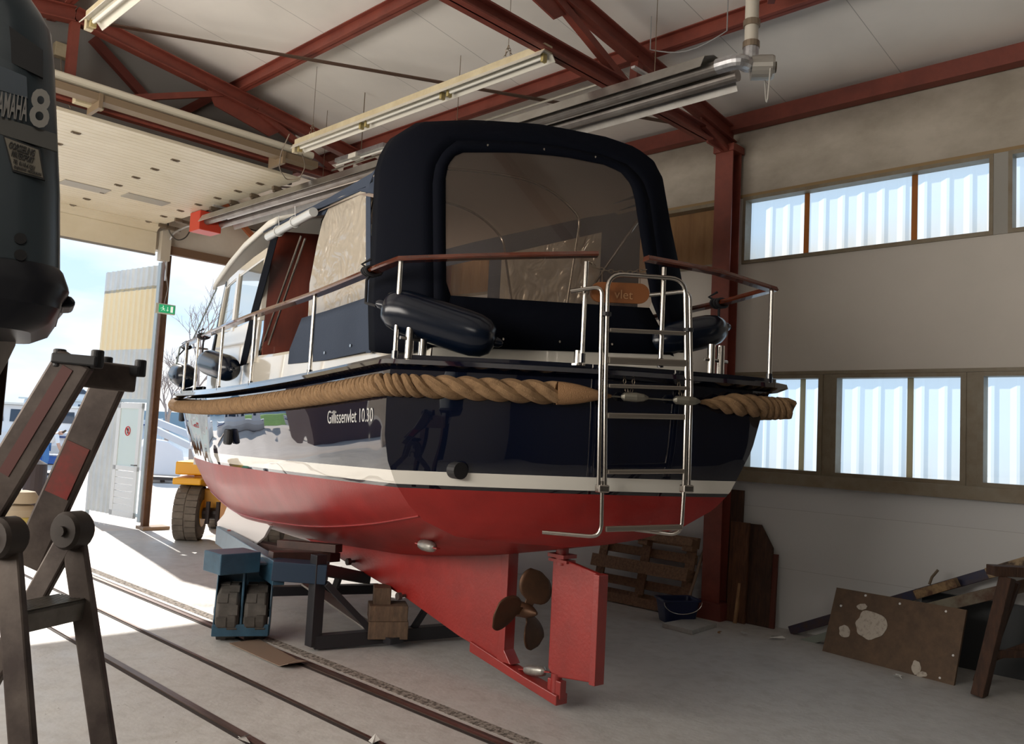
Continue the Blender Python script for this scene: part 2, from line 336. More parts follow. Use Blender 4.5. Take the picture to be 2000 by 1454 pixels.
# window rows: lower 1.62-2.67, upper 3.94-4.71
def pane(y0, y1, z0, z1, m, amp=.008, per=.205):
    n = int((y1-y0)/per*8); cols = []
    for i in range(n+1):
        y = y0+(y1-y0)*i/n; ph = (y/per) % 1.0
        k = 0 if ph < .60 else (1 if .68 < ph < .92 else (.5)); cols.append((y, k*amp))
    rows = [[V((WX+.12+o, y, z)) for y, o in cols] for z in (z0, (z0+z1)/2, z1)]
    return MB().grid(rows)
def pane_mat(name, col, stain, zlo, zhi):
    m = bpy.data.materials.new(name); m.use_nodes = True; n = m.node_tree.nodes; l = m.node_tree.links; n.remove(n['Principled BSDF'])
    t = n.new('ShaderNodeTexCoord')
    mp = n.new('ShaderNodeMapping'); mp.inputs['Scale'].default_value = (1, 3.2, .5); l.new(t.outputs['Object'], mp.inputs[0])
    z = n.new('ShaderNodeTexNoise'); z.inputs['Scale'].default_value = 2.4; z.inputs['Detail'].default_value = 5; l.new(mp.outputs[0], z.inputs[0])
    sp = n.new('ShaderNodeSeparateXYZ'); l.new(t.outputs['Object'], sp.inputs[0])
    # algae and rust staining that has crept up from the bottom edge of the sheet
    a = n.new('ShaderNodeMapRange'); a.inputs[1].default_value = 0; a.inputs[2].default_value = (zhi-zlo)*.5; a.inputs[3].default_value = .75; a.inputs[4].default_value = 0; l.new(sp.outputs['Z'], a.inputs[0])
    mu = n.new('ShaderNodeMath'); mu.operation = 'MULTIPLY'; l.new(a.outputs[0], mu.inputs[0]); l.new(z.outputs[0], mu.inputs[1])
    x = n.new('ShaderNodeMixRGB'); l.new(mu.outputs[0], x.inputs[0]); x.inputs[1].default_value = (*col, 1); x.inputs[2].default_value = (*stain, 1)
    tr = n.new('ShaderNodeBsdfTranslucent'); l.new(x.outputs[0], tr.inputs[0])
    tp = n.new('ShaderNodeBsdfTransparent'); l.new(x.outputs[0], tp.inputs[0])
    ms = n.new('ShaderNodeMixShader'); ms.inputs[0].default_value = .10; l.new(tr.outputs[0], ms.inputs[1]); l.new(tp.outputs[0], ms.inputs[2])
    l.new(ms.outputs[0], n['Material Output'].inputs[0]); return m
PANEU = pane_mat('translucent_sheet_upper', (.70, .76, .78), (.62, .40, .16), 3.94, 4.71)
PANEL_ = pane_mat('translucent_sheet_lower', (.67, .75, .79), (.62, .54, .42), 1.62, 2.67)
PANEB = mat('brown_board', (.36, .20, .08), .6, noise=(2, (.26, .13, .05), .3, .7, (1, 4, 1)))
def strip_mat(nm='rust_stained_batten', c1=(.50, .24, .10), c2=(.5, .28, .12)):
    m = bpy.data.materials.new(nm); m.use_nodes = True; n = m.node_tree.nodes; l = m.node_tree.links; n.remove(n['Principled BSDF'])
    tr = n.new('ShaderNodeBsdfTranslucent'); tr.inputs[0].default_value = (*c1, 1); d = n.new('ShaderNodeBsdfDiffuse'); d.inputs[0].default_value = (*c2, 1)
    ms = n.new('ShaderNodeMixShader'); ms.inputs[0].default_value = .35; l.new(tr.outputs[0], ms.inputs[1]); l.new(d.outputs[0], ms.inputs[2]); l.new(ms.outputs[0], n['Material Output'].inputs[0]); return m
STRIPM = strip_mat(); STRIPL = strip_mat('pale_batten', (.60, .52, .38), (.5, .44, .34))
wc = [0]
def window(y0, y1, z0, z1, pm, battens=(), fr=.05, bm=None):
    """y0 < y1; a frame around one translucent sheet"""
    wc[0] += 1
    f = MB()
    for a, b in (((y0, z0), (y1, z0)), ((y0, z1), (y1, z1))):
        f.box((WX+.05, (y0+y1)/2, a[1]+(.02 if a[1] == z0 else -.02)), (.14, y1-y0, .04))
    for y in (y0+fr/2, y1-fr/2): f.box((WX+.05, y, (z0+z1)/2), (.14, fr, z1-z0-.08))
    w = struct(f.build('window_%d' % wc[0], FRAMEM))
    pane(y0+fr, y1-fr, z0+.03, z1-.03, pm).build('pane', pm, w)
    for y in battens:
        MB().box((WX+.105, y, (z0+z1)/2), (.012, .055, z1-z0-.06)).build('batten', bm or STRIPM, w)
    return w
yy = lambda px, py: onx(px, py, WX).y
m1, m2, m3 = yy(1607, 830), yy(1625, 830), yy(1888, 830)
m4 = yy(1910, 830)
window(m1, YL+.02, 1.62, 2.67, PANEL_, (yy(1558, 830),), bm=STRIPL)
window(m3, m2, 1.62, 2.67, PANEL_, (yy(1770, 830),), bm=STRIPL)
window(m4-1.45, m4, 1.62, 2.67, PANEL_); struct(wallr(BY, m4-1.45, 1.50, 2.67, 0)[0].build('wall_right', PANELM))
struct(MB().box((WX+.03, (BY+YL)/2, 1.56), (.22, YL-BY+.1, .12)).build('trim_1', FRAMEM))
struct(MB().box((WX+.05, (m1+m2)/2, 2.145), (.12, m2-m1 if m2 > m1 else m1-m2, 1.05)).build('trim_2', FRAMEM))
struct(MB().box((WX+.05, (m3+m4)/2, 2.145), (.12, abs(m3-m4), 1.05)).build('trim_3', FRAMEM))
u1, u2 = yy(1941, 380), yy(1970, 375)
window(u1, 4.74, 3.94, 4.71, PANEU, (yy(1567, 440), yy(1779, 400)), fr=.035)
window(u2-1.6, u2, 3.94, 4.71, PANEU, (), fr=.035); struct(wallr(BY, u2-1.6, 3.94, 4.71, 0)[0].build('wall_right', PANELM))
struct(MB().box((WX+.05, (u1+u2)/2, 4.325), (.13, abs(u1-u2), .77)).build('trim_4', mat('grey_mullion', (.34, .33, .30), .6)))
# beyond the column the rows are closed with boards
bw = window(5.05, 8.1, 3.94, 4.71, PANEB); window(8.15, 11.2, 3.94, 4.71, PANEB)
for z0, z1 in ((1.50, 2.67),): struct(wallr(4.68, GY+.2, z0, z1, 0)[0].build('wall_right', BLOCKM))
struct(wallr(11.2, GY+.2, 3.94, 4.71, 0)[0].build('wall_right', PANELM))
struct(wallr(4.74, 5.05, 3.94, 4.71, 0)[0].build('wall_right', PANELM))
struct(MB().box((WX-.008, (BY+GY)/2, 2.69), (.02, GY-BY, .035)).build('trim_5', FRAMEM))
struct(MB().box((WX-.008, (BY+GY)/2, 4.725), (.02, GY-BY, .035)).build('trim_6', mat('rusty_edge_strip', (.30, .20, .09), .6)))
# left and back walls out of view, without windows; the fill lamps stand before them
struct(MB().box((LX-.08, (BY+GY)/2, 2.7), (.16, GY-BY, 5.9)).build('wall_left', PANELM))
struct(MB().box((2.9, BY-.08, 3.1), (11.6, .16, 6.6)).build('wall_back', mat('dark_back_wall', (.07, .065, .06), .8)))
# gable wall with the wide gate opening
OX0, OX1, OZ = .4, 8.25, 4.68
struct(MB().box(((LX+OX0)/2, GY+.1, 2.34), (OX0-LX, .2, 4.68)).build('wall_far', GABLEM))
struct(MB().box(((OX1+8.6)/2, GY+.1, 2.34), (8.6-OX1, .2, 4.68)).build('wall_far', GABLEM))
struct(MB().box((2.9, GY+.1, 5.08), (11.5, .2, .72)).build('wall_far', GABLEM))
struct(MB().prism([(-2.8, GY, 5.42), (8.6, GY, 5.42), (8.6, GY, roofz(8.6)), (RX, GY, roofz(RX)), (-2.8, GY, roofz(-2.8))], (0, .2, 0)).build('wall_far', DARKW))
struct(MB().box(((5.95+OX1)/2, GY-.04, 4.74), (OX1-5.95, .1, .14)).build('trim_7', mat('brown_lintel', (.17, .10, .06), .6)))

# dark lined partition above the inner edge of the door
PY = 10.3
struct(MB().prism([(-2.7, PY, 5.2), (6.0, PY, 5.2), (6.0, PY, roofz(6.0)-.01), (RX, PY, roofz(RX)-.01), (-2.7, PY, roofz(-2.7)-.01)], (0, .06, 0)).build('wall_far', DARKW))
# ---- steel frame
def truss(Y, label):
    t = thing('roof_truss', label, 'roof truss', (RX, Y, 5.28), 'red steel roof trusses')
    for s in (1, -1):
        X = lambda x: RX+s*(x-RX)
        MB().ibeam((X(8.44), Y, 5.43), (RX, Y, 6.2), .12, .17, .014).build('top_chord', RED, t)
        MB().beam((X(3.12), Y, 5.32), (X(4.62), Y, 5.9), .06, .07).build('web_member', RED, t)
        MB().beam((X(5.1), Y, 5.84), (X(6.42), Y, 5.32), .07, .08).build('web_member', RED, t)
        MB().beam((X(6.52), Y, 5.3), (X(6.55), Y, 5.66), .09, .09, (1, 0, 0)).build('web_member', RED, t)
        MB().prism([(X(4.4), Y-.01, 5.98), (X(4.55), Y-.01, 5.72), (X(5.3), Y-.01, 5.56), (X(5.6), Y-.01, 5.78)], (0, .02, 0)).build('gusset_plate', RED, t)
        MB().prism([(X(7.7), Y-.012, 5.5), (X(7.9), Y-.012, 5.2), (X(8.4), Y-.012, 5.2), (X(8.4), Y-.012, 5.42)], (0, .024, 0)).build('gusset_plate', RED, t)
        MB().beam((X(7.75), Y-.02, 5.34), (X(8.25), Y-.02, 5.22), .09, .05).build('eaves_bracket', RED, t)
    MB().ibeam((-2.1, Y, 5.29), (7.9, Y, 5.29), .14, .13, .016).build('bottom_chord', RED, t)
    MB().beam((RX, Y, 5.33), (RX, Y, 6.12), .09, .09, (1, 0, 0)).build('king_post', RED, t)
    return t
truss(9.75, 'red steel roof truss above the inner edge of the raised sectional door')
truss(4.86, 'red steel roof truss carried by the red column beside the upper window row')
def column(Y, label):
    t = thing('steel_column', label, 'column', (8.36, Y, 0))
    b = MB(); b.box((8.27, Y, 2.6), (.014, .22, 5.2)); b.box((8.45, Y, 2.6), (.014, .22, 5.2)); b.box((8.36, Y, 2.6), (.17, .012, 5.2)); b.build('shaft', RED, t)
    MB().box((8.36, Y, .09), (.34, .34, .18)).build('base_plate', DRED, t)
    MB().box((8.36, Y, 5.24), (.24, .26, .08)).build('head_plate', RED, t)
    return t
column(4.86, 'red steel column standing against the right wall beside the broom handle')
column(9.75, 'red steel column on the right wall, farther one, behind the boat')
# purlins run along the hall under the roof panels
def onroof(px, py, off=-.09):
    d = ray(px, py); # plane z = 5.68+off+.14*(8.5-x)
    k = (5.68+off+.14*8.5-EYE.z-0*EYE.x)/(d.z+.14*d.x); return EYE+d*k
p1 = onroof(796, 0).x; p2 = (onroof(900, 223).x+onroof(1500, 18).x)/2
def purlin(x, label, w=.09, h=.17):
    z = roofz(x)-h/2-.004; s = .139
    up = V((s, 0, 1)).normalized() if x > RX else V((-s, 0, 1)).normalized()
    tag(MB().ibeam((x, BY+.05, z), (x, GY-.02, z), w, h, .012, up).build('roof_purlin', RED), label, 'purlin', 'red roof purlins')
purlin(p1, 'red steel purlin crossing the white ceiling between the two ceiling lamps')
purlin(p2, 'red steel purlin passing behind the flue of the tube heater')
purlin(RX-.1, 'red steel ridge purlin at the upper left corner')
purlin(.1, 'red steel purlin left of the ridge')
tag(MB().beam((8.42, BY+.05, 5.56), (8.42, GY-.02, 5.56), .14, .17).build('eaves_beam', RED), 'red steel eaves beam along the top of the right wall', 'beam')
for a, b, lb in (((RX+.25, 9.65), (8.3, 4.98), 'dark flat brace crossing the ceiling from the far truss down to the column head'),
                 ((8.3, 9.6), (5.6, 14.1), 'dark flat brace between the far truss and the gable wall')):
    tag(MB().beam((a[0], a[1], roofz(a[0])-.25), (b[0], b[1], roofz(b[0])-.22), .07, .012).build('wind_brace', mat('dark_brown_brace', (.07, .035, .02), .6)), lb, 'brace')
g1, g2 = ony(180, 75, PY-.06), ony(312, 222, PY-.06)
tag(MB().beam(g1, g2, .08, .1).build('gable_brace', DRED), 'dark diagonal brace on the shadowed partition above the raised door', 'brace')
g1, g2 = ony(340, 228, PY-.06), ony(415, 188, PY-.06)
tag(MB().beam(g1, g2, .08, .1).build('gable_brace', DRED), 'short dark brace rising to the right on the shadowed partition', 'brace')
tag(MB().beam(ony(432, 392, 14.1), ony(500, 470, 14.1), .07, .09).build('knee_brace', mat('orange_brace', (.42, .13, .05), .5)), 'orange-red knee brace on the gable wall behind the red burner box', 'brace')

# ---- floor rails
def rail(x, w, label, double=False):
    t = thing('floor_rail', label, 'rail', (x, 5, 0), 'rails let into the concrete floor')
    MB().box((x-.5*w-.012, 5.2, .0015), (.03, 17.4, .005)).build('groove', mat('dark_groove_strip', (.03, .022, .02), .9), t)  # flat dark strip laid along the rail as its groove
    MB().box((x, 5.2, .005), (w, 17.4, .012)).build('rail_head', mat('worn_rail_steel', (.20, .15, .13), .35, .6, noise=(4, (.10, .06, .05), .3, .7, (8, .4, 1))), t)
    if double:
        MB().box((x+w*.9, 5.2, .006), (w*.35, 17.4, .012)).build('guard_strip', BROWNST, t)
        MB().box((x+.16, 5.2, .001), (.10, 17.4, .004)).build('broken_edge', mat('crumbled_concrete', (.30, .27, .24), .95, noise=(30, (.07, .06, .05), .42, .55)), t)
rail(2.66, .05, 'steel rail nearest the stepladder, with an open dark groove')
rail(3.22, .022, 'thin middle rail in the floor')
rail(3.78, .045, 'double steel rail passing beneath the trailer wheel', True)

# ---- sectional door raised under the roof
DZ = 5.1
dx0, dx1 = .5, 5.78
dr = thing('sectional_door', 'cream sectional door raised flat beneath the roof', 'door', (3.1, 11.8, DZ))
ys = [9.72+i*.605 for i in range(8)]
for i in range(7):
    b = MB(); y0, y1 = ys[i], ys[i+1]-.006
    b.box(((dx0+dx1)/2, (y0+y1)/2, DZ+.02), (dx1-dx0, y1-y0, .04))
    for k in range(1, 5):
        b.box(((dx0+dx1)/2, y0+(y1-y0)*k/5, DZ-.001), (dx1-dx0-.02, .05, .004))
    p = b.build('door_panel', CREAM, dr, bevel=.004)
    for hx in [dx0+.35+k*1.17 for k in range(5)]:
        h = MB(); h.box((hx, y1, DZ-.006), (.10, .05, .012)); h.box((hx, y1, DZ-.014), (.06, .02, .012)); h.build('hinge', RUSTY, p)
    if i == 6:
        for wp_ in (onz(166, 364, DZ), onz(285, 389, DZ)):
            MB().box((wp_.x, wp_.y, DZ-.008), (.62, .30, .014)).build('slot_window', mat('grey_slot_window', (.36, .34, .30), .3), p, bevel=.005)
    r = MB(); r.box((dx1+.08, y1, DZ-.03), (.22, .09, .05)); r.tube([(dx1+.14, y1, DZ-.03), (dx1+.30, y1, DZ-.03)], .035, 12); r.box((dx1-.03, y1-.06, DZ-.03), (.12, .05, .05)); r.build('roller_bracket', RUSTY, dr)
# last panel hangs down the gable wall
b = MB(); b.box(((dx0+dx1)/2, GY-.05, 4.81), (dx1-dx0, .045, .37)); b.build('door_panel', CREAM, dr, bevel=.005)
rows = []
for a in range(7):
    an = a/6*math.pi/2; rows.append([V((xx, ys[-1]+.26*math.sin(an)-.02, DZ-.13+.13*math.cos(an))) for xx in (dx0, dx1)])
MB().grid(rows).build('door_curve', CREAM, dr, solid=.03)
MB().box(((dx0+dx1)/2, GY-.05, 4.615), (dx1-dx0, .05, .03)).build('bottom_seal', mat('grey_seal', (.25, .24, .23), .6), dr)
tr = [V((dx1+.20, 9.0, DZ-.05)), V((dx1+.20, 13.6, DZ-.05)), V((dx1+.20, GY-.08, DZ-.12)), V((dx1+.20, GY-.08, 4.2))]
MB().tube(arc(tr, .4), .018, 8).build('guide_track', ZINC, dr)
MB().box((5.92, GY-.08, 4.78), (.16, .14, .5)).build('end_bracket', mat('pale_bracket', (.55, .50, .42), .5), dr)
MB().tube([(.6, 9.42, 5.36), (5.75, 9.42, 5.36)], .05, 14).build('spring_shaft', mat('cream_tube', (.72, .68, .56), .3), dr)
MB().box((3.1, 9.42, 5.24), (5.4, .16, .08)).build('shaft_carrier', mat('brown_channel', (.22, .16, .10), .5), dr)
for hx in (.9, 3.1, 5.3): MB().box((hx, 9.5, 5.2), (.04, .35, .16)).build('shaft_bracket', mat('brown_channel', (.22, .16, .10), .5), dr)

# ---- gate post and the hinged corrugated leaf standing open outside
pp = onz(280, 1033, 0)
tag(MB().ibeam((pp.x-.03, GY+.02, 0), (pp.x-.03, GY+.02, 4.66), .09, .11, .015, (1, 0, 0)).build('gate_post', mat('rusty_brown_post', (.17, .10, .065), .6, noise=(4, (.10, .05, .03), .3, .7))), 'rusty brown steel gate post in the opening', 'post')
tag(MB().box((pp.x+.1, GY, .03), (.45, .3, .05)).build('post_foot_board', mat('worn_board', (.30, .22, .16), .8)), 'small worn board at the foot of the gate post', 'board')
lf = thing('gate_leaf', 'pale corrugated gate leaf standing open outside, with a small door in it', 'gate leaf', (pp.x-.05, GY+.2, 0))
A = V((pp.x-.06, GY+.15, 0)); d_ = onpl(165, 1010, A, A+V((-.14, 1, 0)))-A; d_.z = 0; Lw = d_.length; dd = d_.normalized(); nn = V((-dd.y, dd.x, 0))
def LP(t, z, o=0): return A+dd*t+nn*o+V((0, 0, z))
def corr(t0, t1, z0, z1, per=.17, amp=.03):
    n = int((t1-t0)/per*6); rows = [[], []]
    for i in range(n+1):
        t = t0+(t1-t0)*i/n; ph = (t/per) % 1; o = amp if ph < .35 else (0 if ph > .5 else amp*.5)
        rows[0].append(LP(t, z0, o)); rows[1].append(LP(t, z1, o))
    return MB().grid(rows)
pw = .86
corr(pw+.1, Lw, .16, 3.05).build('corrugated_sheet', SHEET, lf, solid=.004)
corr(.1, pw+.1, 2.18, 3.05).build('corrugated_sheet', SHEET, lf, solid=.004)
corr(.1, Lw, 4.1, 4.5).build('corrugated_sheet', SHEET, lf, solid=.004)
yl = mat('yellowed_translucent_sheet', (.80, .70, .48), .5); yl.node_tree.nodes['Principled BSDF'].inputs['Transmission Weight'].default_value = 0
corr(.1, Lw, 3.05, 4.15).build('yellowed_sheet', yl, lf, solid=.004)
f = MB()
f.beam(LP(.05, 0.1, -.04), LP(.05, 4.55, -.04), .09, .09, dd); f.beam(LP(Lw, .0, -.04), LP(Lw, 4.5, -.04), .05, .05, dd)
for z in (.2, 2.15, 3.05, 4.12, 4.48): f.beam(LP(0, z, -.05), LP(Lw, z, -.05), .05, .06)
f.beam(LP(pw+.12, .15, -.04), LP(pw+.12, 2.15, -.04), .06, .06, dd)
f.build('leaf_frame', mat('blue_grey_frame', (.42, .50, .55), .4), lf)
pd = MB(); s0_, s1_ = .14, pw+.06
pd.beam(LP(s0_+.05, .16, .03), LP(s0_+.05, 2.1, .03), .05, .1, dd); pd.beam(LP(s1_-.05, .16, .03), LP(s1_-.05, 2.1, .03), .05, .1, dd)
for z, h in ((.2, .1), (.98, .08), (2.06, .1)): pd.beam(LP(s0_, z, .03), LP(s1_, z, .03), .05, h)
for k in range(6): pd.beam(LP(s0_+.1, .30+k*.115, .03), LP(s1_-.1, .30+k*.115, .03), .035, .108)
pdo = pd.build('wicket_door', mat('white_door_paint', (.74, .77, .78), .4), lf, bevel=.004)
MB().prism([LP(s0_+.1, 1.02, .03), LP(s1_-.1, 1.02, .03), LP(s1_-.1, 2.02, .03), LP(s0_+.1, 2.02, .03)], nn*.006).build('frosted_pane', mat('frosted_glass', (.66, .78, .78), .3), pdo)
sc_ = LP((s0_+s1_)/2+.02, 1.62, .045)
MB().tube([sc_+dd*(.075*math.cos(a))+Z_*(.075*math.sin(a)) for a in [2*math.pi*k/24 for k in range(24)]], .008, 6, closed=True).beam(sc_+dd*.05+Z_*.05, sc_-dd*.05-Z_*.05, .008, .014).build('no_entry_symbol', mat('sign_red', (.6, .03, .03), .5), pdo)
MB().box(tuple(sc_-nn*.004), (.012, .03, .09)).build('symbol_figure', mat('sign_black', (.03, .03, .03), .5), pdo)
MB().tube([LP(.14, 1.05, .06), LP(.14, 1.05, .11), LP(.24, 1.05, .11)], .009, 8).build('door_handle', mat('dark_handle', (.1, .1, .1), .4), pdo)

# ---- exit sign on a wire in the opening
es = ony(322, 604, 14.0); ex, ez = es.x, es.z
sg = thing('exit_sign', 'green emergency exit sign hanging in the gate opening', 'sign', (ex, 14.0, ez))
MB().box((ex, 14.0, ez), (.34, .06, .17)).build('housing', mat('sign_housing', (.62, .64, .58), .5), sg, bevel=.01)
MB().box((ex+.02, 13.966, ez), (.27, .008, .135)).build('green_face', mat('exit_green', (.03, .36, .16), .4, emit=(.03, .36, .16), es=.5), sg)
wp = MB(); y_ = 13.958; q = lambda a, b: V((ex+a, y_, ez+b))
wp.tube([q(-.045, .035), q(-.05, .035)], .013, 8); wp.beam(q(-.055, .015), q(-.04, -.015), .004, .016, Y_); wp.beam(q(-.04, -.015), q(-.015, -.03), .004, .012, Y_)
wp.beam(q(-.04, -.015), q(-.075, -.035), .004, .012, Y_); wp.beam(q(-.052, .012), q(-.09, .0), .004, .01, Y_); wp.beam(q(-.05, .012), q(-.02, .0), .004, .01, Y_)
wp.beam(q(.03, .035), q(.03, -.02), .004, .008, Y_); wp.beam(q(.015, -.015), q(.03, -.035), .004, .008, Y_); wp.beam(q(.045, -.015), q(.03, -.035), .004, .008, Y_)
wp.box(tuple(q(.10, 0)), (.04, .004, .10)); wp.build('pictogram', mat('sign_white', (.85, .9, .85), .5, emit=(.8, .9, .8), es=.5), sg)
MB().tube([(ex-.02, 14, ez+.08), (ex+.02, 14, ez+.35), (ex-.05, 14.12, 4.70)], .006, 5).build('wire', mat('grey_wire', (.3, .3, .3), .6), sg)

# ---- fluorescent fixtures
TUBEM = mat('fluorescent_tube', (.86, .84, .76), .25)
def lampfix(x, y0, y1, z, label, n):
    t = thing('ceiling_lamp', label, 'lamp', (x, (y0+y1)/2, z), 'hanging fluorescent lamps')
    MB().box((x, (y0+y1)/2, z+.075), (.10, y1-y0, .07)).build('lamp_body', CREAMD, t)
    prof = [(-.10, -.01), (-.055, .045), (.055, .045), (.10, -.01), (.094, -.012), (.05, .036), (-.05, .036), (-.094, -.012)]
    MB().prism([V((x+a, y0, z+b)) for a, b in prof], (0, y1-y0, 0)).build('reflector', mat('lamp_white', (.76, .73, .64), .4), t)
    L = (y1-y0)/n
    for k in range(n):
        a, b = y0+k*L+.06, y0+(k+1)*L-.06
        tb = MB().tube([(x, a, z+.008), (x, b, z+.008)], .016, 12).build('tube', TUBEM, t)
        for yy_ in (a-.01, b+.01):
            MB().box((x, yy_, z+.002), (.05, .03, .075)).build('lampholder', mat('yellowed_plastic', (.45, .36, .15), .5), tb)
        MB().box((x, (a+b)/2, z+.03), (.05, b-a, .02)).build('ballast_cover', mat('lamp_white', (.76, .73, .64), .4), t)
    for yy_ in (y0+.5, y1-.3):
        c = MB(); top = roofz(x)-.02
        chain(c, [(x, yy_, z+.25), (x, yy_-.08, z+.05)], .04, .003); chain(c, [(x, yy_, z+.25), (x, yy_+.08, z+.05)], .04, .003)
        c.tube([(x, yy_, z+.24), (x, yy_, top)], .003, 5); c.build('hanging_chain', CHAINM, t)
    MB().box((x, y1+.05, z+.02), (.06, .06, .10)).build('junction_box', CREAMD, t)
    return t
lampfix(5.2, 4.82, 8.85, 5.17, 'long cream fluorescent lamp hanging above the boat canopy', 3)
lampfix(2.42, 5.3, 7.7, 5.25, 'cream fluorescent lamp at the upper left, hanging over the outboard motor', 2)
s = thing('strip_light', 'short bare strip light fixed behind the long ceiling lamp', 'lamp', tuple(onz(700, 300, 5.25)))
c_ = onz(705, 300, 5.25)
MB().box(tuple(c_), (.09, 1.0, .05)).build('batten_body', ZINC, s); MB().tube([c_+V((.02, -.55, -.04)), c_+V((.02, .55, -.04))], .014, 8).build('tube', TUBEM, s)
MB().box(tuple(c_+V((0, .1, -.02))), (.13, .16, .06)).build('cover_box', mat('lamp_white', (.76, .73, .64), .4), s)
MB().tube([c_, V((c_.x, c_.y, roofz(c_.x)-.02))], .006, 5).build('hanger', CHAINM, s)

# ---- gas tube heater
HX, HZ = 5.92, 4.93
ht = thing('tube_heater', 'long radiant tube heater with a red burner box hanging beside the boat roof', 'heater', (HX, 8, HZ))
def refl(y0, y1):
    pr = [(-.30, -.05), (-.24, .06), (-.10, .12), (.10, .12), (.24, .06), (.30, -.05)]
    b = MB(); rows = [[V((HX+a, y, HZ+c)) for a, c in pr] for y in (y0, y1)]; return b.grid(rows)
refl(3.55, 12.3).build('reflector', mat('dull_reflector_aluminium', (.62, .60, .56), .32, .85, noise=(3, (.45, .42, .38), .3, .7)), ht, solid=.004)
for k in (-.12, .12): MB().tube([(HX+k, 3.45, HZ), (HX+k, 12.45, HZ)], .05, 14).build('radiant_tube', mat('heater_tube', (.40, .37, .34), .4, .8, noise=(4, (.25, .22, .20), .3, .7)), ht)
for yk in (4.2, 6.8, 9.4, 11.8):
    MB().beam((HX-.32, yk, HZ+.12), (HX+.32, yk, HZ+.12), .04, .02).build('hanger_bar', ZINC, ht)
    MB().tube([(HX, yk, HZ+.12), (HX, yk, roofz(HX)-.02)], .004, 5).build('hanger_wire', CHAINM, ht)
MB().box((HX-.06, 12.55, HZ+.01), (.36, .34, .30)).build('burner_box', mat('burner_red', (.62, .06, .03), .4), ht, bevel=.01)
MB().tube([(HX-.06, 12.6, HZ+.15), (HX-.06, 12.6, HZ+.36)], .05, 12).build('burner_inlet', BLACKST, ht)
el_ = MB().tube(arc([(HX-.12, 3.5, HZ), (HX-.12, 3.3, HZ), (HX+.05, 3.3, HZ), (HX+.05, 3.3, HZ+.2)], .1), .062, 14); el_.build('exhaust_elbow', ZINC, ht)
MB().lathe((HX+.06, 3.3, HZ+.0), (.55, -.8, 0), [(0, .02), (.0, .10), (.16, .10), (.18, .09), (.18, .02)], 20).build('fan_housing', mat('fan_housing_grey', (.5, .48, .44), .35, .7), ht)
MB().lathe((HX+.06+.10, 3.3-.145, HZ), (.55, -.8, 0), [(0, .02), (0, .045), (.02, .045), (.02, .01)], 14).build('fan_boss', RUSTY, ht)
MB().tube([(HX+.05, 3.3, HZ+.1), (HX+.05, 3.3, roofz(HX)+.1)], .055, 16).build('flue_pipe', mat('cream_flue', (.58, .54, .46), .4), ht, smooth=True)
for z in (HZ+.16, HZ+.34, roofz(HX)-.06): MB().lathe((HX+.05, 3.3, z), Z_, [(0, .055), (0, .068), (.05, .068), (.05, .055)], 16).build('flue_collar', mat('brown_collar', (.28, .22, .16), .4, .6), ht)
cb = MB(); P0 = V((HX+.2, 3.25, HZ-.05))
cb.tube([P0+V((-.014*k, -.012*k, 0))+V((0, 0, -.24*math.sin(k/10*math.pi))) for k in range(11)], .006, 5)
cb.build('cable_loop', mat('pale_cable', (.5, .48, .44), .5), ht)
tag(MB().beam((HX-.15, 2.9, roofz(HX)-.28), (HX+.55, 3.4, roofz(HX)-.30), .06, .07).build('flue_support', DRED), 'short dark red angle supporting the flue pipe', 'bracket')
# conduit rods below the roof (thin rail beside heater) and cables
a_, b_ = onz(905, 250, 5.35), onz(1190, 150, 5.35)
tag(MB().tube([(a_.x, 9.7, 5.35), (a_.x, 4.9, 5.35)], .014, 8).build('conduit', mat('grey_conduit', (.35, .33, .28), .4, .4)), 'thin conduit hanging beneath the purlins above the canopy', 'conduit')
a_ = ony(1265, 96, 4.86)
pts = [onz(1270, 97, 5.6).lerp(onz(1420, 60, 5.6), k/8)-V((0, 0, .10*math.sin(k/8*math.pi))) for k in range(9)]
pts = [V((pts[0].x, pts[0].y, roofz(pts[0].x)-.05))]+pts+[V((pts[-1].x, pts[-1].y, roofz(pts[-1].x)-.02))]
tag(MB().tube(pts, .006, 5).build('slack_cable', mat('grey_wire', (.3, .3, .3), .6)), 'slack cable between the column truss and the flue pipe', 'cable')
pts = [onz(a, b, 5.0) for a, b in ((565, 262), (548, 300), (545, 330), (560, 352), (585, 350), (597, 325), (590, 300))]
tag(MB().tube(arc(pts, .2), .006, 5).build('coiled_cable', mat('brown_cable', (.2, .15, .1), .5)), 'loose brown cable loop hanging at the end of the spring shaft', 'cable')
pts = [ony(a, b, 14.0) for a, b in ((327, 428), (330, 455), (345, 471), (362, 466), (380, 437))]
tag(MB().tube(arc(pts, .2), .012, 5).build('gas_hose', mat('dark_hose', (.08, .07, .06), .5)), 'dark hose looping from the wall to the red burner box', 'hose')
c_ = ony(120, 100, PY-.06)
jb = thing('cable_box', 'cream cable box on the shadowed partition just right of the outboard motor', 'box', tuple(c_)); MB().box(tuple(c_), (.16, .10, .16)).build('box_body', CREAMD, jb, bevel=.008)
MB().tube([c_+V((0, 0, -.08)), c_+V((.05, 0, -.45)), c_+V((.15, 0, -.62))], .006, 5).build('cable', CHAINM, jb)
c_ = ony(173, 200, 9.6)
jb = thing('cable_box', 'cream cable box on the bottom chord of the far truss', 'box', tuple(c_)); MB().box(tuple(c_), (.30, .10, .10)).build('box_body', CREAMD, jb, bevel=.008)
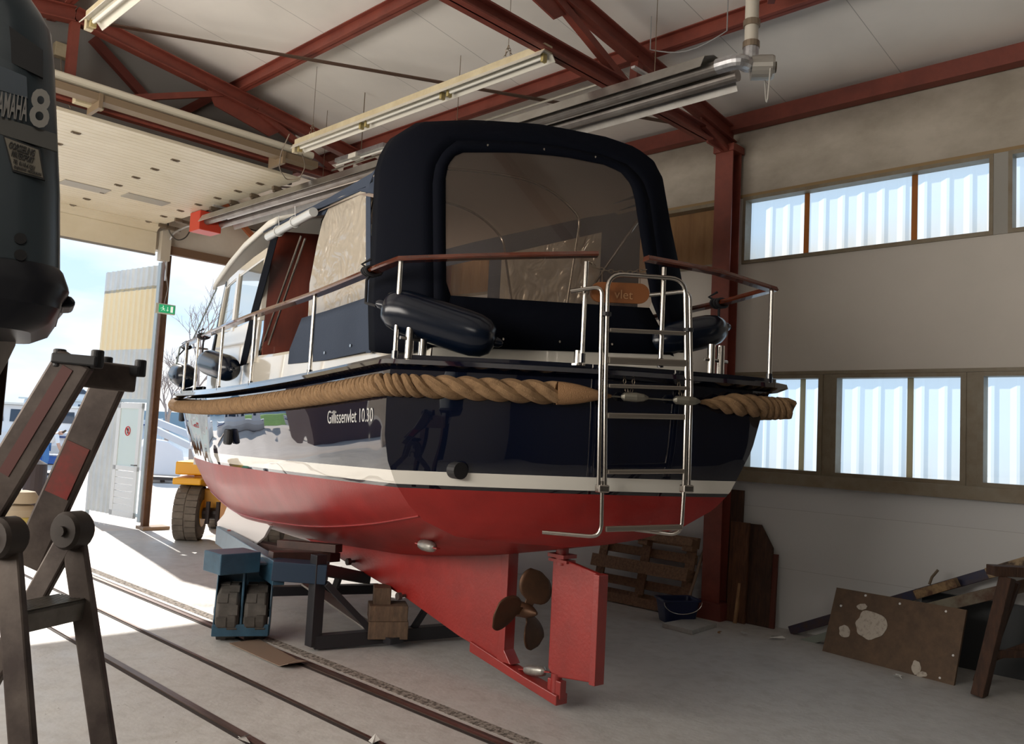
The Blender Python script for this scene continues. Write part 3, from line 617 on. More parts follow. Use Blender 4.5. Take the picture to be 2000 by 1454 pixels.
# ================================================================== THE BOAT
def interp(x, xs, ys):
    if x <= xs[0]: return ys[0]
    for a, b, p, q in zip(xs, xs[1:], ys, ys[1:]):
        if x <= b: return p+(q-p)*(x-a)/(b-a)
    return ys[-1]
def smooth_interp(x, xs, ys):
    """monotone-ish cubic (Catmull-Rom on uneven knots)"""
    n = len(xs)
    if x <= xs[0]: return ys[0]
    if x >= xs[-1]: return ys[-1]
    i = max(k for k in range(n-1) if xs[k] <= x); h = xs[i+1]-xs[i]; t = (x-xs[i])/h
    m = lambda k: (ys[min(k+1, n-1)]-ys[max(k-1, 0)])/(xs[min(k+1, n-1)]-xs[max(k-1, 0)])
    a, b = m(i)*h, m(i+1)*h
    return (2*t**3-3*t*t+1)*ys[i]+(t**3-2*t*t+t)*a+(-2*t**3+3*t*t)*ys[i+1]+(t**3-t*t)*b
PS = [0, 1.4, 2.9, 4.2, 6.0, 7.2, 8.2, 8.8, 9.15]
PXs = [3.376, 3.575, 3.836, 4.115, 4.607, 4.990, 5.40, 5.75, 6.052]
PYs = [4.389, 5.706, 7.095, 8.263, 9.862, 11.008, 11.93, 12.38, 12.60]
DZs = [2.316, 2.235, 2.183, 2.165, 2.181, 2.205, 2.26, 2.32, 2.36]
KZs = [1.14, .98, .82, .70, .60, .60, .72, 1.0, 1.42, 1.9]; KS = [0, .8, 1.8, 2.8, 4.4, 6.0, 7.2, 8.1, 8.8, 9.15]
AX = V((.174, .985, 0)).normalized(); ACR = V((.985, -.174, 0))
def Cc(s): return V((4.46+.174*s, 3.59+.985*s, 0))
def Hh(s): return Cc(s)-V((smooth_interp(s, PS, PXs), smooth_interp(s, PS, PYs), 0))
def BP(s, u, z): c = Cc(s)+Hh(s)*u; return V((c.x, c.y, z))
def deckz(s): return smooth_interp(s, PS, DZs)
def keelz(s): return smooth_interp(s, KS, KZs)
def bulge(s, u):
    return -AX*(.24*max(0, 1-u*u)*max(0, 1-s/.6))
FR = [0, .05, .1, .22, .32, .42, .5, .56, .62, .68, .74, .8, .84, .88, .92, .96, .985, 1]
PORT0 = ([0, .22, .42, .56, .68, .8, .88, .96, .985, 1], [1, 1, .985, .955, .905, .825, .745, .585, .40, .0])
STAR0 = ([0, .05, .1, .4, .66, .76, .87, .95, .985, 1], [1, .97, .95, .90, .80, .72, .56, .33, .15, 0])
MIDP = ([0, .2, .45, .62, .76, .85, .93, .985, 1], [1, .99, .95, .88, .77, .62, .32, .06, 0])
BOWP = ([0, .3, .6, .8, .93, 1], [1, .82, .58, .36, .16, 0])
def prof(s, f, side):
    a = interp(f, *(PORT0 if side < 0 else STAR0)); b = interp(f, *MIDP); c = interp(f, *BOWP)
    k = min(1, s/2.6); v = a*(1-k)+b*k
    if s > 4.5: t = min(1, (s-4.5)/4.3); v = v*(1-t)+c*t
    return v
def hullpt(s, f, side):
    z = deckz(s)+(keelz(s)-deckz(s))*f; u = side*prof(s, f, side)
    shift = .0
    if s > 7: shift = -.5*(f**1.5)*((s-7)/2.15)**1.5 * .8      # raked, rounded stem
    ku = -.06*f*max(0, 1-s/3)
    p = BP(s, u+ku, z)+AX*shift
    return p
boat = thing('motor_boat', 'navy blue steel motor cruiser with a red underbody, seen from the stern', 'boat', (4.7, 6.5, .6))
SS = [0, .15, .35, .6, 1, 1.4, 1.9, 2.4, 2.9, 3.5, 4.2, 4.8, 5.4, 6, 6.6, 7.2, 7.7, 8.2, 8.5, 8.8, 9.0, 9.15]
def wlz(y): return 1.503-.018*(y-4.2)
def hull_fn(n, l, b):
    t = n.new('ShaderNodeAttribute'); t.attribute_name = 'height_over_waterline'
    def step(e):
        m = n.new('ShaderNodeMath'); m.operation = 'GREATER_THAN'; m.inputs[1].default_value = e; l.new(t.outputs['Fac'], m.inputs[0]); return m.outputs[0]
    nz = n.new('ShaderNodeTexNoise'); nz.inputs['Scale'].default_value = 4; nz.inputs['Detail'].default_value = 7; tc_ = n.new('ShaderNodeTexCoord'); l.new(tc_.outputs['Object'], nz.inputs[0])
    r = n.new('ShaderNodeValToRGB'); r.color_ramp.elements[0].position = .3; r.color_ramp.elements[0].color = (.22, .011, .009, 1); r.color_ramp.elements[1].position = .7; r.color_ramp.elements[1].color = (.30, .017, .014, 1); l.new(nz.outputs[0], r.inputs[0])
    def mixc(f, a, c):
        x = n.new('ShaderNodeMixRGB'); l.new(f, x.inputs[0])
        (l.new(a, x.inputs[1]) if not isinstance(a, tuple) else setattr(x.inputs[1], 'default_value', a))
        x.inputs[2].default_value = c; return x.outputs[0]
    c = mixc(step(-.012), r.outputs[0], (.004, .004, .008, 1)); c = mixc(step(.012), c, (.72, .70, .64, 1)); c = mixc(step(.10), c, (.003, .005, .015, 1))
    l.new(c, b.inputs['Base Color'])
    s0 = step(-.012)
    mr = n.new('ShaderNodeMapRange'); l.new(s0, mr.inputs[0]); mr.inputs[3].default_value = .36; mr.inputs[4].default_value = .025; l.new(mr.outputs[0], b.inputs['Roughness'])
    l.new(s0, b.inputs['Coat Weight']); b.inputs['Coat Roughness'].default_value = .01; b.inputs['Coat IOR'].default_value = 1.55; b.inputs['IOR'].default_value = 1.5
    z2 = n.new('ShaderNodeTexNoise'); z2.inputs['Scale'].default_value = 45; z2.inputs['Detail'].default_value = 3; l.new(tc_.outputs['Object'], z2.inputs[0])
    z3 = n.new('ShaderNodeTexNoise'); z3.inputs['Scale'].default_value = 1.6; z3.inputs['Detail'].default_value = 1; l.new(tc_.outputs['Object'], z3.inputs[0])
    inv = n.new('ShaderNodeMath'); inv.operation = 'SUBTRACT'; inv.inputs[0].default_value = 1; l.new(s0, inv.inputs[1])
    ms = n.new('ShaderNodeMath'); ms.operation = 'MULTIPLY'; ms.inputs[1].default_value = .25; l.new(inv.outputs[0], ms.inputs[0])
    b1 = n.new('ShaderNodeBump'); b1.inputs['Distance'].default_value = .004; l.new(ms.outputs[0], b1.inputs['Strength']); l.new(z2.outputs[0], b1.inputs['Height'])
    b2 = n.new('ShaderNodeBump'); b2.inputs['Distance'].default_value = .035; b2.inputs['Strength'].default_value = .35; l.new(z3.outputs[0], b2.inputs['Height']); l.new(b1.outputs[0], b2.inputs['Normal'])
    l.new(b2.outputs[0], b.inputs['Normal']); l.new(b2.outputs[0], b.inputs['Coat Normal'])
HULLM = nodemat('boat_hull_paint', hull_fn)
def paint_attr(o):
    me = o.data; at = me.attributes.new('height_over_waterline', 'FLOAT', 'POINT'); org = root_loc(o)
    for v in me.vertices: at.data[v.index].value = v.co.z+org.z-wlz(v.co.y+org.y)
SSF = [];
for a, c in zip(SS, SS[1:]): SSF += [a+(c-a)*k/3 for k in range(3)]
SSF.append(SS[-1])
FRF = []
for a, c in zip(FR, FR[1:]): FRF += [a, (a+c)/2]
FRF.append(1)
b = MB()
for side in (-1, 1): b.grid([[hullpt(s, f, side) for f in FRF] for s in SSF])
h = b.build('hull', HULLM, boat, smooth=True); paint_attr(h)
# transom: rows of equal height between the two hull edges, swelling aft in the middle
b = MB(); rows = []
for f in FRF:
    a, c = hullpt(0, f, -1), hullpt(0, f, 1); row = []
    u0, u1 = -prof(0, f, -1)-.06*f, prof(0, f, 1)-.06*f
    for k in range(33):
        t = k/32; p = a.lerp(c, t); u = u0+(u1-u0)*t
        row.append(p - AX*(.24*max(0, (u-u0)*(u1-u))))
    rows.append(row)
b.grid(rows); t_ = b.build('transom', HULLM, boat, smooth=True); paint_attr(t_)
def transom_pt(u, z, off=0):
    f = (deckz(0)-z)/(deckz(0)-keelz(0)); f = min(max(f, 0), 1)
    u0, u1 = -prof(0, f, -1)-.06*f, prof(0, f, 1)-.06*f
    c = Cc(0)+Hh(0)*u; return V((c.x, c.y, z))-AX*(.24*max(0, (u-u0)*(u1-u))+off)
# deck plate, gunwale and toe rail
def edge(s, side, out=0, dz=0):
    p = BP(s, side, deckz(s)+dz); h_ = Hh(s).normalized(); return p+h_*side*out
def stern_edge(k, n=24):    # from port corner to starboard corner over the bulged stern
    u = -1+2*k/n; p = transom_pt(u, deckz(0)); return p
loop = [edge(s, -1) for s in SSF[::-1]] + [stern_edge(k) for k in range(1, 24)] + [edge(s, 1) for s in SSF]
b = MB(); b.grid([[BP(s, u, deckz(s)-.03) for u in (-1, -.5, 0, .5, 1)] for s in SSF])
b.grid([[transom_pt(-1+2*k/16, deckz(0)-.03) for k in range(17)], [BP(0, -1+2*k/16, deckz(0)-.03) for k in range(17)]])
b.build('deck', mat('deck_blue', (.05, .07, .10), .6), boat)
def ribbon(loop, prof_, closed=False):
    """sweep a 2D profile (outward, up) along a level loop"""
    rows = []; n = len(loop)
    for i, p in enumerate(loop):
        t = loop[min(i+1, n-1)]-loop[max(i-1, 0)]; t.z = 0; t.normalize(); o_ = V((t.y, -t.x, 0))
        o_ = -o_
        rows.append([p+o_*a+V((0, 0, c)) for a, c in prof_])
    return MB().grid(rows, wrap=True)
# outward is to the right of the walking direction bow -> port -> stern -> starboard -> bow
ribbon(loop, [(-.02, .02), (-.11, .005), (-.115, -.03), (-.03, -.055), (.02, -.03)][::-1] if False else [(.02, .02), (-.075, .0), (-.085, -.03), (-.01, -.06)]).build('gunwale', NAVY, boat, smooth=True)
ribbon(loop, [(.03, -.02), (.03, .038), (.0, .038), (-.0, -.02)]).build('toe_rail', NAVY, boat)

# rope fender right round, three strands laid together
ROPED = mat('shaded_rope_core', (.09, .055, .03), .95)  # core coloured darker to stand for shade in the grooves between strands
def rope(path, R, pitch, name, taper=None, core=True):
    """path: dense world points"""
    L = [0]
    for a, c in zip(path, path[1:]): L.append(L[-1]+(c-a).length)
    fr = []
    for i, p in enumerate(path):
        t = (path[min(i+1, len(path)-1)]-path[max(i-1, 0)]).normalized(); s_ = t.cross(Z_).normalized(); fr.append((p, s_, s_.cross(t)))
    mb = MB(); ang = 0; A_ = [0]
    for i in range(1, len(path)): ang -= 2*math.pi*(L[i]-L[i-1])/pitch(L[i], L[-1]); A_.append(ang)
    for k in range(3):
        pts = []; rr = []
        for i, (p, s_, u_) in enumerate(fr):
            a = A_[i]+2*math.pi*k/3; q = taper(L[i], L[-1]) if taper else 1
            pc = min(1, max(0, (pitch(L[i], L[-1])-.15)/.25)); of = R*(.66-.19*pc); rd_ = R*(.345+.205*pc)
            pts.append(p+(s_*math.cos(a)+u_*math.sin(a))*(of*q)); rr.append(rd_*q)
        mb.tube(pts, rr, 8)
    if core:
        mb.cur = 1; mb.tube(path[::4], R*.60, 8)
    return mb.build(name, [ROPE, ROPED], boat, smooth=True)
def dense(pts, step):
    out = []
    for a, c in zip(pts, pts[1:]):
        n = max(1, int((c-a).length/step)); out += [a.lerp(c, k/n) for k in range(n)]
    return out+[pts[-1]]
RR = .078
def rp_side(side, s): p = edge(s, side, RR*.75, -.165); return p
def rp_stern(u): p = transom_pt(u, 2.15); p.z = 2.15+.0*u; return p-AX*(RR*.75)
uend = -.30
pth = [rp_side(-1, s) for s in SSF[::-1] if s > .1] + [edge(.02, -1, RR*.7, -.165)-AX*.03] + [rp_stern(-.97+k*(uend+.97)/10) for k in range(11)]
pth = dense(pth, .012)
rope(pth, RR, lambda x, T: .175 if T-x > .95 else min(.42, .175+(.95-T+x)*1.2), 'rope_fender')
wsk = [rp_stern(uend+k*.26/8) for k in range(9)]
MB().tube(wsk, [RR*.98, RR*.96, RR*.9, RR*.82, RR*.7, RR*.56, RR*.42, RR*.28, RR*.14], 14).build('rope_whipping', mat('whipped_rope_end', (.34, .19, .09), .85, bump=(120, .4)), boat, smooth=True)
p2s = [rp_stern(.45+k*.5/8) for k in range(9)] + [edge(.0, 1, RR*.7, -.165)-AX*.04] + [rp_side(1, s) for s in SSF if s > .1]
rope(dense(p2s, .012), RR, lambda x, T: .16 if x > .5 else .36, 'rope_fender', lambda x, T: min(1, .15+x/.30), core=False)
b = MB(); ws = [rp_stern(u) + V((0, 0, 0)) for u in (-.04, .0, .06, .12, .3, .36, .42, .46)]
b.tube(ws, .006, 6)
for u in (.05, .33): c_ = rp_stern(u); b.lathe(c_-ACR*.07, ACR+V((0, -.7, 0)), [(0, .01), (.02, .028), (.10, .032), (.15, .025), (.18, .01)], 12)
b.build('tension_wire', mat('dull_wire_fittings', (.25, .24, .2), .4, .8), boat)
for u in (.02, .31):
    for o in (0, .045): b = MB(); q1 = transom_pt(u+o, 2.30, .05); q2 = rp_stern(u+.03); chain(b, [q1, q1+V((.01, 0, -.07)), q2], .035, .003); b.build('support_chain', CHAINM, boat)

# skeg, sole piece, rudder, propeller
O3 = V((4.564, 3.842, .142)); KA = V((math.sin(math.radians(5)), math.cos(math.radians(5)), 0)); KN = V((KA.y, -KA.x, 0))
def K(v, z, n=0): return O3+KA*v+KN*n+V((0, 0, z-O3.z))
pol = [(.61, 1.12), (.61, .20), (1.1, .27), (1.85, .43), (3.2, .63), (3.9, .73), (3.9, .9), (2.2, .98), (1.2, 1.06)]
b = MB(); th = .035
b.prism([K(v, z, -th) for v, z in pol], KN*(2*th)); b.build('skeg', ANTIF, boat, bevel=.008)
b = MB(); b.prism([K(.61, 1.14, -.05), K(.53, 1.14, -.05), K(.53, .16, -.05), K(.61, .16, -.05)], KN*.1); b.tube([K(.54, .60), K(.42, .60)], [.07, .055], 16); b.build('stern_post', ANTIF, boat, bevel=.006)
b = MB(); sp = [(.93, .27), (.93, .19), (-.04, .04), (-.04, .11), (.3, .155)]
b.prism([K(v, z, -.055) for v, z in sp], KN*.11); b.prism([K(-.05, .20, -.03), K(-.05, .08, -.03), K(.08, .08, -.03), K(.08, .20, -.03)], KN*.06)
b.prism([K(.55, .20, -.05), K(.55, .31, -.05), K(.45, .20, -.05)], KN*.1); b.build('sole_piece', ANTIF, boat, bevel=.006)
rd = MB()
rp_ = [(.09, .26), (.09, 1.02), (.02, 1.03), (-.34, .975), (-.36, .265), (.03, .215)]
rd.prism([K(v, z, -.022) for v, z in rp_], KN*.044); rdo = rd.build('rudder', ANTIF, boat, bevel=.01)
MB().prism([K(-.33, .975, -.05), K(-.33, .255, -.05), K(-.38, .255, -.045), K(-.38, .97, -.045)], KN*.09).build('trailing_plate', ANTIF, rdo, bevel=.004)
b = MB(); b.tube([K(.02, .98), K(.02, 1.2)], .045, 16); b.box(tuple(K(.02, 1.045)), (.16, .13, .025), (KA, KN, Z_)); b.box(tuple(K(.02, 1.01)), (.18, .09, .02), (KA, KN, Z_)); b.build('rudder_stock', ANTIF, rdo, smooth=True); MB().tube([K(.02, .10), K(.02, .24)], .04, 14).build('heel_pintle', ANTIF, rdo, smooth=True)
pr = MB().lathe(K(.45, .60), -KA, [(-.02, .05), (.0, .058), (.10, .052), (.13, .045), (.17, .028), (.20, .01)], 20).build('propeller', BRONZE, boat, smooth=True)
def blade(a0):
    b = MB(); rows = []; n = 15
    rad = KN*math.cos(a0)+Z_*math.sin(a0); tan = -KN*math.sin(a0)+Z_*math.cos(a0); R0, R1 = .035, .30
    for i in range(n):
        t = i/(n-1); r = R0+(R1-R0)*t
        w = .032 + .105*math.sqrt(max(0, 1-((t-.58)/.425)**2)) if t > .16 else .030+.02*t
        if t > .985: w = .012
        tw = math.radians(34-22*t)
        rows.append([K(.37, .60)+rad*r+tan*(w*q*math.cos(tw)+.03*t*t)+KA*(w*q*math.sin(tw)) for q in [k/4-1 for k in range(9)]])
    b.grid(rows); return b.build('propeller_blade', BRONZE, pr, smooth=True, solid=.010)
for a0 in (58, 176, 292): blade(math.radians(a0))
def anode(c, ax, L=.20, nm='anode'):
    c = V(c); ax = V(ax).normalized()
    o = MB().tube([c+ax*(L*k) for k in (-.5, -.42, -.2, .2, .42, .5)], [.012, .032, .040, .040, .032, .012], 12).build(nm, mat('zinc_anode', (.55, .54, .50), .35, .8, noise=(30, (.3, .3, .28), .3, .7)), boat, smooth=True)
    MB().beam(c-ax*(L*.75), c+ax*(L*.75), .03, .008).build('anode_strap', ANTIF, o); return o
anode(K(.24, .205), (KA.x, KA.y, -.17), .22)
def pix(q): d = q-EYE; return 1000+F*d.dot(CR)/d.dot(CF), 727+F*d.dot(CD)/d.dot(CF)
q_ = min((hullpt(s*.05, .7+f*.01, -1) for s in range(0, 60) for f in range(30)), key=lambda p: (pix(p)[0]-835)**2+(pix(p)[1]-1056)**2)
anode(q_+V((-.01, 0, -.035)), AX, .2)
def boss(px, py):
    p = onpl(px, py, K(0, 0, -th), K(1, 0, -th)); d = -KN
    o = MB().tube([p-d*.01, p+d*.07], .012, 10).tube([p+d*.05, p+d*.085], .032, 14).build('skeg_anode', mat('dark_anode', (.13, .10, .09), .6, .4, noise=(40, (.07, .05, .05), .3, .7)), boat)
boss(693, 1097); boss(792, 1164)
# white bow-thruster / bilge plate under the port bilge
qa = [(437, 1005), (424, 1020), (424, 1035), (440, 1048), (470, 1058), (500, 1063), (515, 1050), (527, 1028), (490, 1000), (445, 985)]
b0, b1 = BP(4.2, -.62, 0), BP(6.8, -.72, 0)
bp = [onpl(x, y, b0, b1) for x, y in qa]
bk = MB().prism(bp, ACR*.03).build('bilge_keel', mat('white_primer', (.78, .75, .74), .5), boat, bevel=.004)
pb_ = onpl(455, 1040, b0, b1); MB().tube([pb_+ACR*.0, pb_-ACR*.05], .012, 8).tube([pb_-ACR*.03, pb_-ACR*.06], .03, 12).build('skeg_anode', mat('red_dusted_anode', (.25, .08, .07), .6), bk)
# chine seam
ch = [hullpt(s, .855-.01*s, -1)-V((0, 0, 0)) for s in [k*.2 for k in range(0, 34)]]
MB().tube([p-ACR*.004 for p in ch], .006, 6).build('chine_seam', ANTIF, boat, smooth=True)
# exhaust and hawse fittings
e_ = transom_pt(-.70, 1.62, -.02); MB().tube([e_, e_-AX*.09], .055, 18).build('exhaust_outlet', BLACK, boat)
for px, py, nm in ((452, 822, 'hawse_plate'), (350, 813, 'hawse_plate')):
    s_ = 6.0 if px > 400 else 8.25
    p = None
    best = min(((abs(k)), k) for k in (0,))
    # nearest hull station whose picture column matches
    cand = []
    for i in range(400):
        s1 = 2+i*.0172; q = hullpt(s1, .28, -1); d = q-EYE; xx = 1000+F*d.dot(CR)/d.dot(CF); cand.append((abs(xx-px), i, q))
    q = min(cand)[2]
    if px < 400: q = hullpt(8.1, .25, -1)
    n_ = -ACR
    MB().box(tuple(q+n_*.03+V((0, 0, -.03))), (.13, .06, .15), (AX, ACR, Z_)).build(nm, BLACK, boat, bevel=.02)
# name on the port side
s0n = 0.42
pn = [hullpt(s, .40, -1) for s in (s0n, s0n+1.3)]
def fit_to_hull(o):
    org = root_loc(o); base = min((v.co.x for v in o.data.vertices)); xs = {}
    for v in o.data.vertices:
        q = v.co+org; lo, hi = 0, 3
        for _ in range(24):
            m = (lo+hi)/2; f = (deckz(m)-q.z)/(deckz(m)-keelz(m)); p = hullpt(m, min(max(f, 0), 1), -1)
            if p.y < q.y: lo = m
            else: hi = m
        v.co.x = p.x-org.x-.004
def name_on_side():
    dirn = (pn[0]-pn[1]).normalized()
    # text reads from forward to aft on the port side
    ln = onpl(641, 828, pn[0]-ACR*.01, pn[1]-ACR*.01); rn = onpl(733, 823, pn[0]-ACR*.01, pn[1]-ACR*.01)
    w = (rn-ln).length; o = ln-ACR*.006
    return o, (rn-ln), w
o_, dx_, w_ = name_on_side()
curve_text('Gillissenvlet 10.30', .135, LETTER, boat, frame4(o_, dx_, Z_), 'boat_name', .0015, sx=w_/1.055)
fit_to_hull(bpy.data.objects['boat_name'])

# ---- guard rails
RZs = [2.985, 2.892, 2.855, 2.835, 2.85, 2.875, 2.92, 2.96, 2.98]
def rz(s): return smooth_interp(s, PS, RZs)
def railpt(s, side, dz=0): p = edge(s, side, -.02, 0); p.z = rz(s)+dz; return p
gz = 3.04
g1 = V((4.238, 3.493, gz)); g2 = V((4.643, 3.157, gz)); scn = V((5.50, 2.82, 2.995)); pcn = V((3.395, 4.385, 2.985))
g1x = onpl(1168, 497, pcn, g1); g2x = onpl(1262, 505, g2, scn)
def plank(pts, w=.095, h=.032):
    rows = []
    for i, p in enumerate(pts):
        t = pts[min(i+1, len(pts)-1)]-pts[max(i-1, 0)]; t.z = 0; t.normalize(); o = V((t.y, -t.x, 0))
        rows.append([p+o*a+V((0, 0, c)) for a, c in ((w/2, -h*.2), (w/2-.012, h/2), (-w/2+.012, h/2), (-w/2, -h*.2), (-w/2+.01, -h/2), (w/2-.01, -h/2))])
    b = MB().grid(rows, wrap=True); n = len(rows); b.add(rows[0], [tuple(range(6))]); b.add(rows[-1], [tuple(range(6))]); return b
hr1 = [railpt(s, -1) for s in SSF[::-1] if s > .2]+[pcn, pcn.lerp(g1x, .33)+V((-.01, -.03, .0)), pcn.lerp(g1x, .66)+V((-.01, -.02, .0)), g1x]
hr1 = hr1[:-4]+[pcn]+hr1[-3:]
plank(hr1).build('handrail', MAHOG, boat, smooth=True)
hr2 = [g2x, g2x.lerp(scn, .5)+V((-.02, -.05, .01)), scn]+[railpt(s, 1) for s in SSF if .35 < s < 8.9]
plank(hr2).build('handrail', MAHOG, boat, smooth=True)
def stanchion(p, zb, zt, r=.0165):
    o = MB().tube([V((p.x, p.y, zb)), V((p.x, p.y, zt))], r, 12).build('stanchion', STEEL, boat, smooth=True)
    MB().tube([V((p.x, p.y, zb)), V((p.x, p.y, zb+.06))], r*1.35, 12).build('stanchion_socket', NAVY, o, smooth=True)
sst = [0, 1.4, 2.9, 4.2, 6.0, 7.2, 8.4]
for s in sst:
    p = railpt(s, -1); stanchion(p, deckz(s)+.0, rz(s)-.01)
    if s > 0: p = railpt(s, 1); stanchion(p, deckz(s), rz(s)-.01)
stanchion(g1, 2.36, gz-.01); stanchion(g2, 2.36, gz-.01); stanchion(scn, 2.33, 2.985)
# bollards at the stern corners
for c_ in (V((3.50, 4.30, 2.33)), V((5.28, 3.12, 2.34))):
    b = MB()
    for o in (-.05, .05): b.tube([c_+ACR*o, c_+ACR*o+V((0, 0, .24))], .028, 14)
    b.tube([c_-ACR*.12+V((0, 0, .13)), c_+ACR*.12+V((0, 0, .13))], .012, 8); b.build('bollard', STEEL, boat, smooth=True)
p = transom_pt(-.17, 2.34, -.03); MB().tube([p+V((0, 0, .0)), p+V((0, 0, .10))], .03, 14).tube([p, p+V((0, 0, .012))], .055, 14).build('flag_socket', STEEL, boat, smooth=True)

# ---- coaming, wheelhouse and roof
US = .70
def SP(s, side, z, k=1): return BP(s, side*US*k, z)
def cshape(s):     # coaming half-width factor
    return interp(s, [.3, 1, 3, 6.2, 7.4, 8.2], [.98, 1.02, 1.0, .97, .80, .35])
b = MB(); ss = [.32, .6, 1, 1.6, 2.2, 3, 3.6, 4.2, 5, 6.2, 6.8, 7.4]
top = lambda s: 2.56 if s < 4 else interp(s, [4, 6.2, 7.4], [2.56, 2.70, 2.62])
for side in (-1, 1): b.grid([[SP(s, side, deckz(s)-.05, cshape(s)+.02), SP(s, side, top(s)-.03, cshape(s)), SP(s, side, top(s), cshape(s)-.02), SP(s, side, top(s), cshape(s)-.12)] for s in ss])
b.grid([[BP(.32, u*US, z) for u in (-.98, -.5, 0, .5, .98)] for z in (2.28, 2.53)]); b.grid([[BP(.32, u*US, 2.56) for u in (-.98, -.5, 0, .5, .98)], [BP(.45, u*US, 2.56) for u in (-.98, -.5, 0, .5, .98)]])
b.grid([[BP(s, u*US*cshape(s), top(s)+.10*(1-u*u)) for u in (-1, -.5, 0, .5, 1)] for s in (6.2, 6.8, 7.4)]); b.grid([[BP(7.4, u*US*cshape(7.4), z) for u in (-1, 0, 1)] for z in (2.1, 2.66)])
b.build('coaming', WHITEG, boat)
# wheelhouse side walls with window openings: build as frames and panes
WS0, WS1 = 4.15, 6.5
wa, wb = SP(4.15, -1, 0, 1.0), SP(6.5, -1, 0, .97)
wt = V((.06, -.01, 1))   # tumblehome direction
wpl = (wa+V((0, 0, 2.6)), wb+V((0, 0, 2.6)), wa+V((.05, -.009, 3.6)))
def WP(px, py): return onpl(px, py, *wpl)
def side_wall(side):
    cs = [(4.15, 3.72), (4.7, 3.70), (5.4, 3.66), (5.9, 3.62)]
    b = MB(); lo = [SP(s, side, 2.5, 1) for s, _ in cs]+[SP(6.45, side, 2.6, .97)]
    hi = [SP(s, side, z, .95) for s, z in cs]+[SP(6.12, side, 3.60, .93)]
    md = [p.lerp(q, .38) for p, q in zip(lo, hi)]; m2 = [p.lerp(q, .93) for p, q in zip(lo, hi)]
    b.grid([lo, md]); b.grid([m2, hi])
    for i in (0, 2, 4):
        w = .05; j = i
        d = (hi[j]-lo[j])
        t = (lo[min(j+1, 4)]-lo[max(j-1, 0)]).normalized()
        b.beam(md[j]-d*.01, m2[j]+d*.01, .03, .09 if i != 4 else .07, t)
    w_ = b.build('wheelhouse_side', WHITEG, boat, solid=.03)
    for i in (0, 2):
        g = MB(); g.grid([[md[i], md[i+1], md[i+2]], [m2[i], m2[i+1], m2[i+2]]]); g.build('side_window', GLASS, w_)
        ed = dense([md[i], md[i+2], m2[i+2], m2[i], md[i]], .1)
        MB().tube(arc([md[i].lerp(m2[i], .5), m2[i], m2[i+2], md[i+2], md[i], md[i].lerp(m2[i], .5)], .08, 4), .014, 6).build('window_rim', mat('white_window_rim', (.78, .78, .76), .3), w_)
    return w_
side_wall(-1); side_wall(1)
# windscreen raked
b = MB(); lo = [BP(6.62-.0*abs(u), u*US*.95, 2.68+.06*(1-u*u)) for u in (-1, -.5, 0, .5, 1)]; hi = [BP(6.12+.1*(1-abs(u)), u*US*.92, 3.60) for u in (-1, -.5, 0, .5, 1)]
b.grid([lo, hi]).build('windscreen', GLASS, boat)
b = MB()
for i in (0, 2, 4): b.beam(lo[i], hi[i], .06, .05, AX)
b.tube(lo, .02, 6); b.build('windscreen_frame', BLACKST, boat)
# wheelhouse roof with visor
rows = []
for s, z, k in ((3.95, 3.99, .96), (4.2, 3.99, .98), (5.2, 3.92, .99), (6.0, 3.83, .98), (6.8, 3.70, .96), (6.95, 3.66, .93)):
    rows.append([BP(s, u*US*k, z+.16*(1-u*u)-(.05 if abs(u) == 1 else 0)) for u in (-1, -.97, -.8, -.4, 0, .4, .8, .97, 1)])
MB().grid(rows).build('wheelhouse_roof', WHITER, boat, solid=.05, smooth=True)
# aft bulkhead of the wheelhouse in mahogany, helm and settee inside
b = MB()
for u0, u1 in ((-.66, -.12), (.25, .66)): b.prism([BP(4.1, u0, 2.2), BP(4.1, u1, 2.2), BP(4.1, u1, 3.93), BP(4.1, u0, 3.9)], AX*.04)
b.prism([BP(4.1, -.12, 3.6), BP(4.1, .25, 3.6), BP(4.1, .25, 3.98), BP(4.1, -.12, 3.98)], AX*.04); b.build('wheelhouse_bulkhead', BULK, boat)
b = MB(); b.prism([BP(4.14, -.12, 2.25), BP(4.14, .08, 2.25), BP(4.14, .08, 3.6), BP(4.14, -.12, 3.6)], AX*.03); b.build('companion_door', BULK, boat, bevel=.01)
b = MB(); b.grid([[BP(s, u*US, 2.1) for u in (-1, 0, 1)] for s in (.4, 4.1, 6.5)]); b.build('cockpit_sole', mat('teak_sole', (.14, .08, .05), .6), boat)
b = MB(); b.prism([BP(.5, -.6, 2.1), BP(.5, .6, 2.1), BP(1.0, .6, 2.1), BP(1.0, -.6, 2.1)], (0, 0, .42)); b.build('cockpit_bench', mat('cockpit_upholstery', (.10, .03, .03), .8), boat, bevel=.03)
MB().lathe(BP(3.4, -.40, 2.62), ACR, [(-.05, .02), (-.05, .24), (.05, .24), (.05, .02)], 24).build('speckled_cushion', mat('speckled_fabric', (.35, .35, .35), .9, noise=(28, (.02, .02, .025), .56, .62)), boat, bevel=.03)

# ---- canopy
crA, crB = BP(.30, -.66, 2.45), BP(.30, .62, 2.45); crC = BP(.58, 0, 4.1)
def RP(px, py, off=0): return onpl(px, py, crA, crB, crC)-AX*off
def loopres(pts, n, closed=True):
    pts = [V(p) for p in pts]; L = [0]; m = pts+([pts[0]] if closed else [])
    for a, c in zip(m, m[1:]): L.append(L[-1]+(c-a).length)
    out = []
    for i in range(n):
        s = L[-1]*i/(n if closed else n-1); k = max(j for j in range(len(L)-1) if L[j] <= s+1e-9); out.append(m[k].lerp(m[k+1], min(1, (s-L[k])/max(L[k+1]-L[k], 1e-9))))
    return out
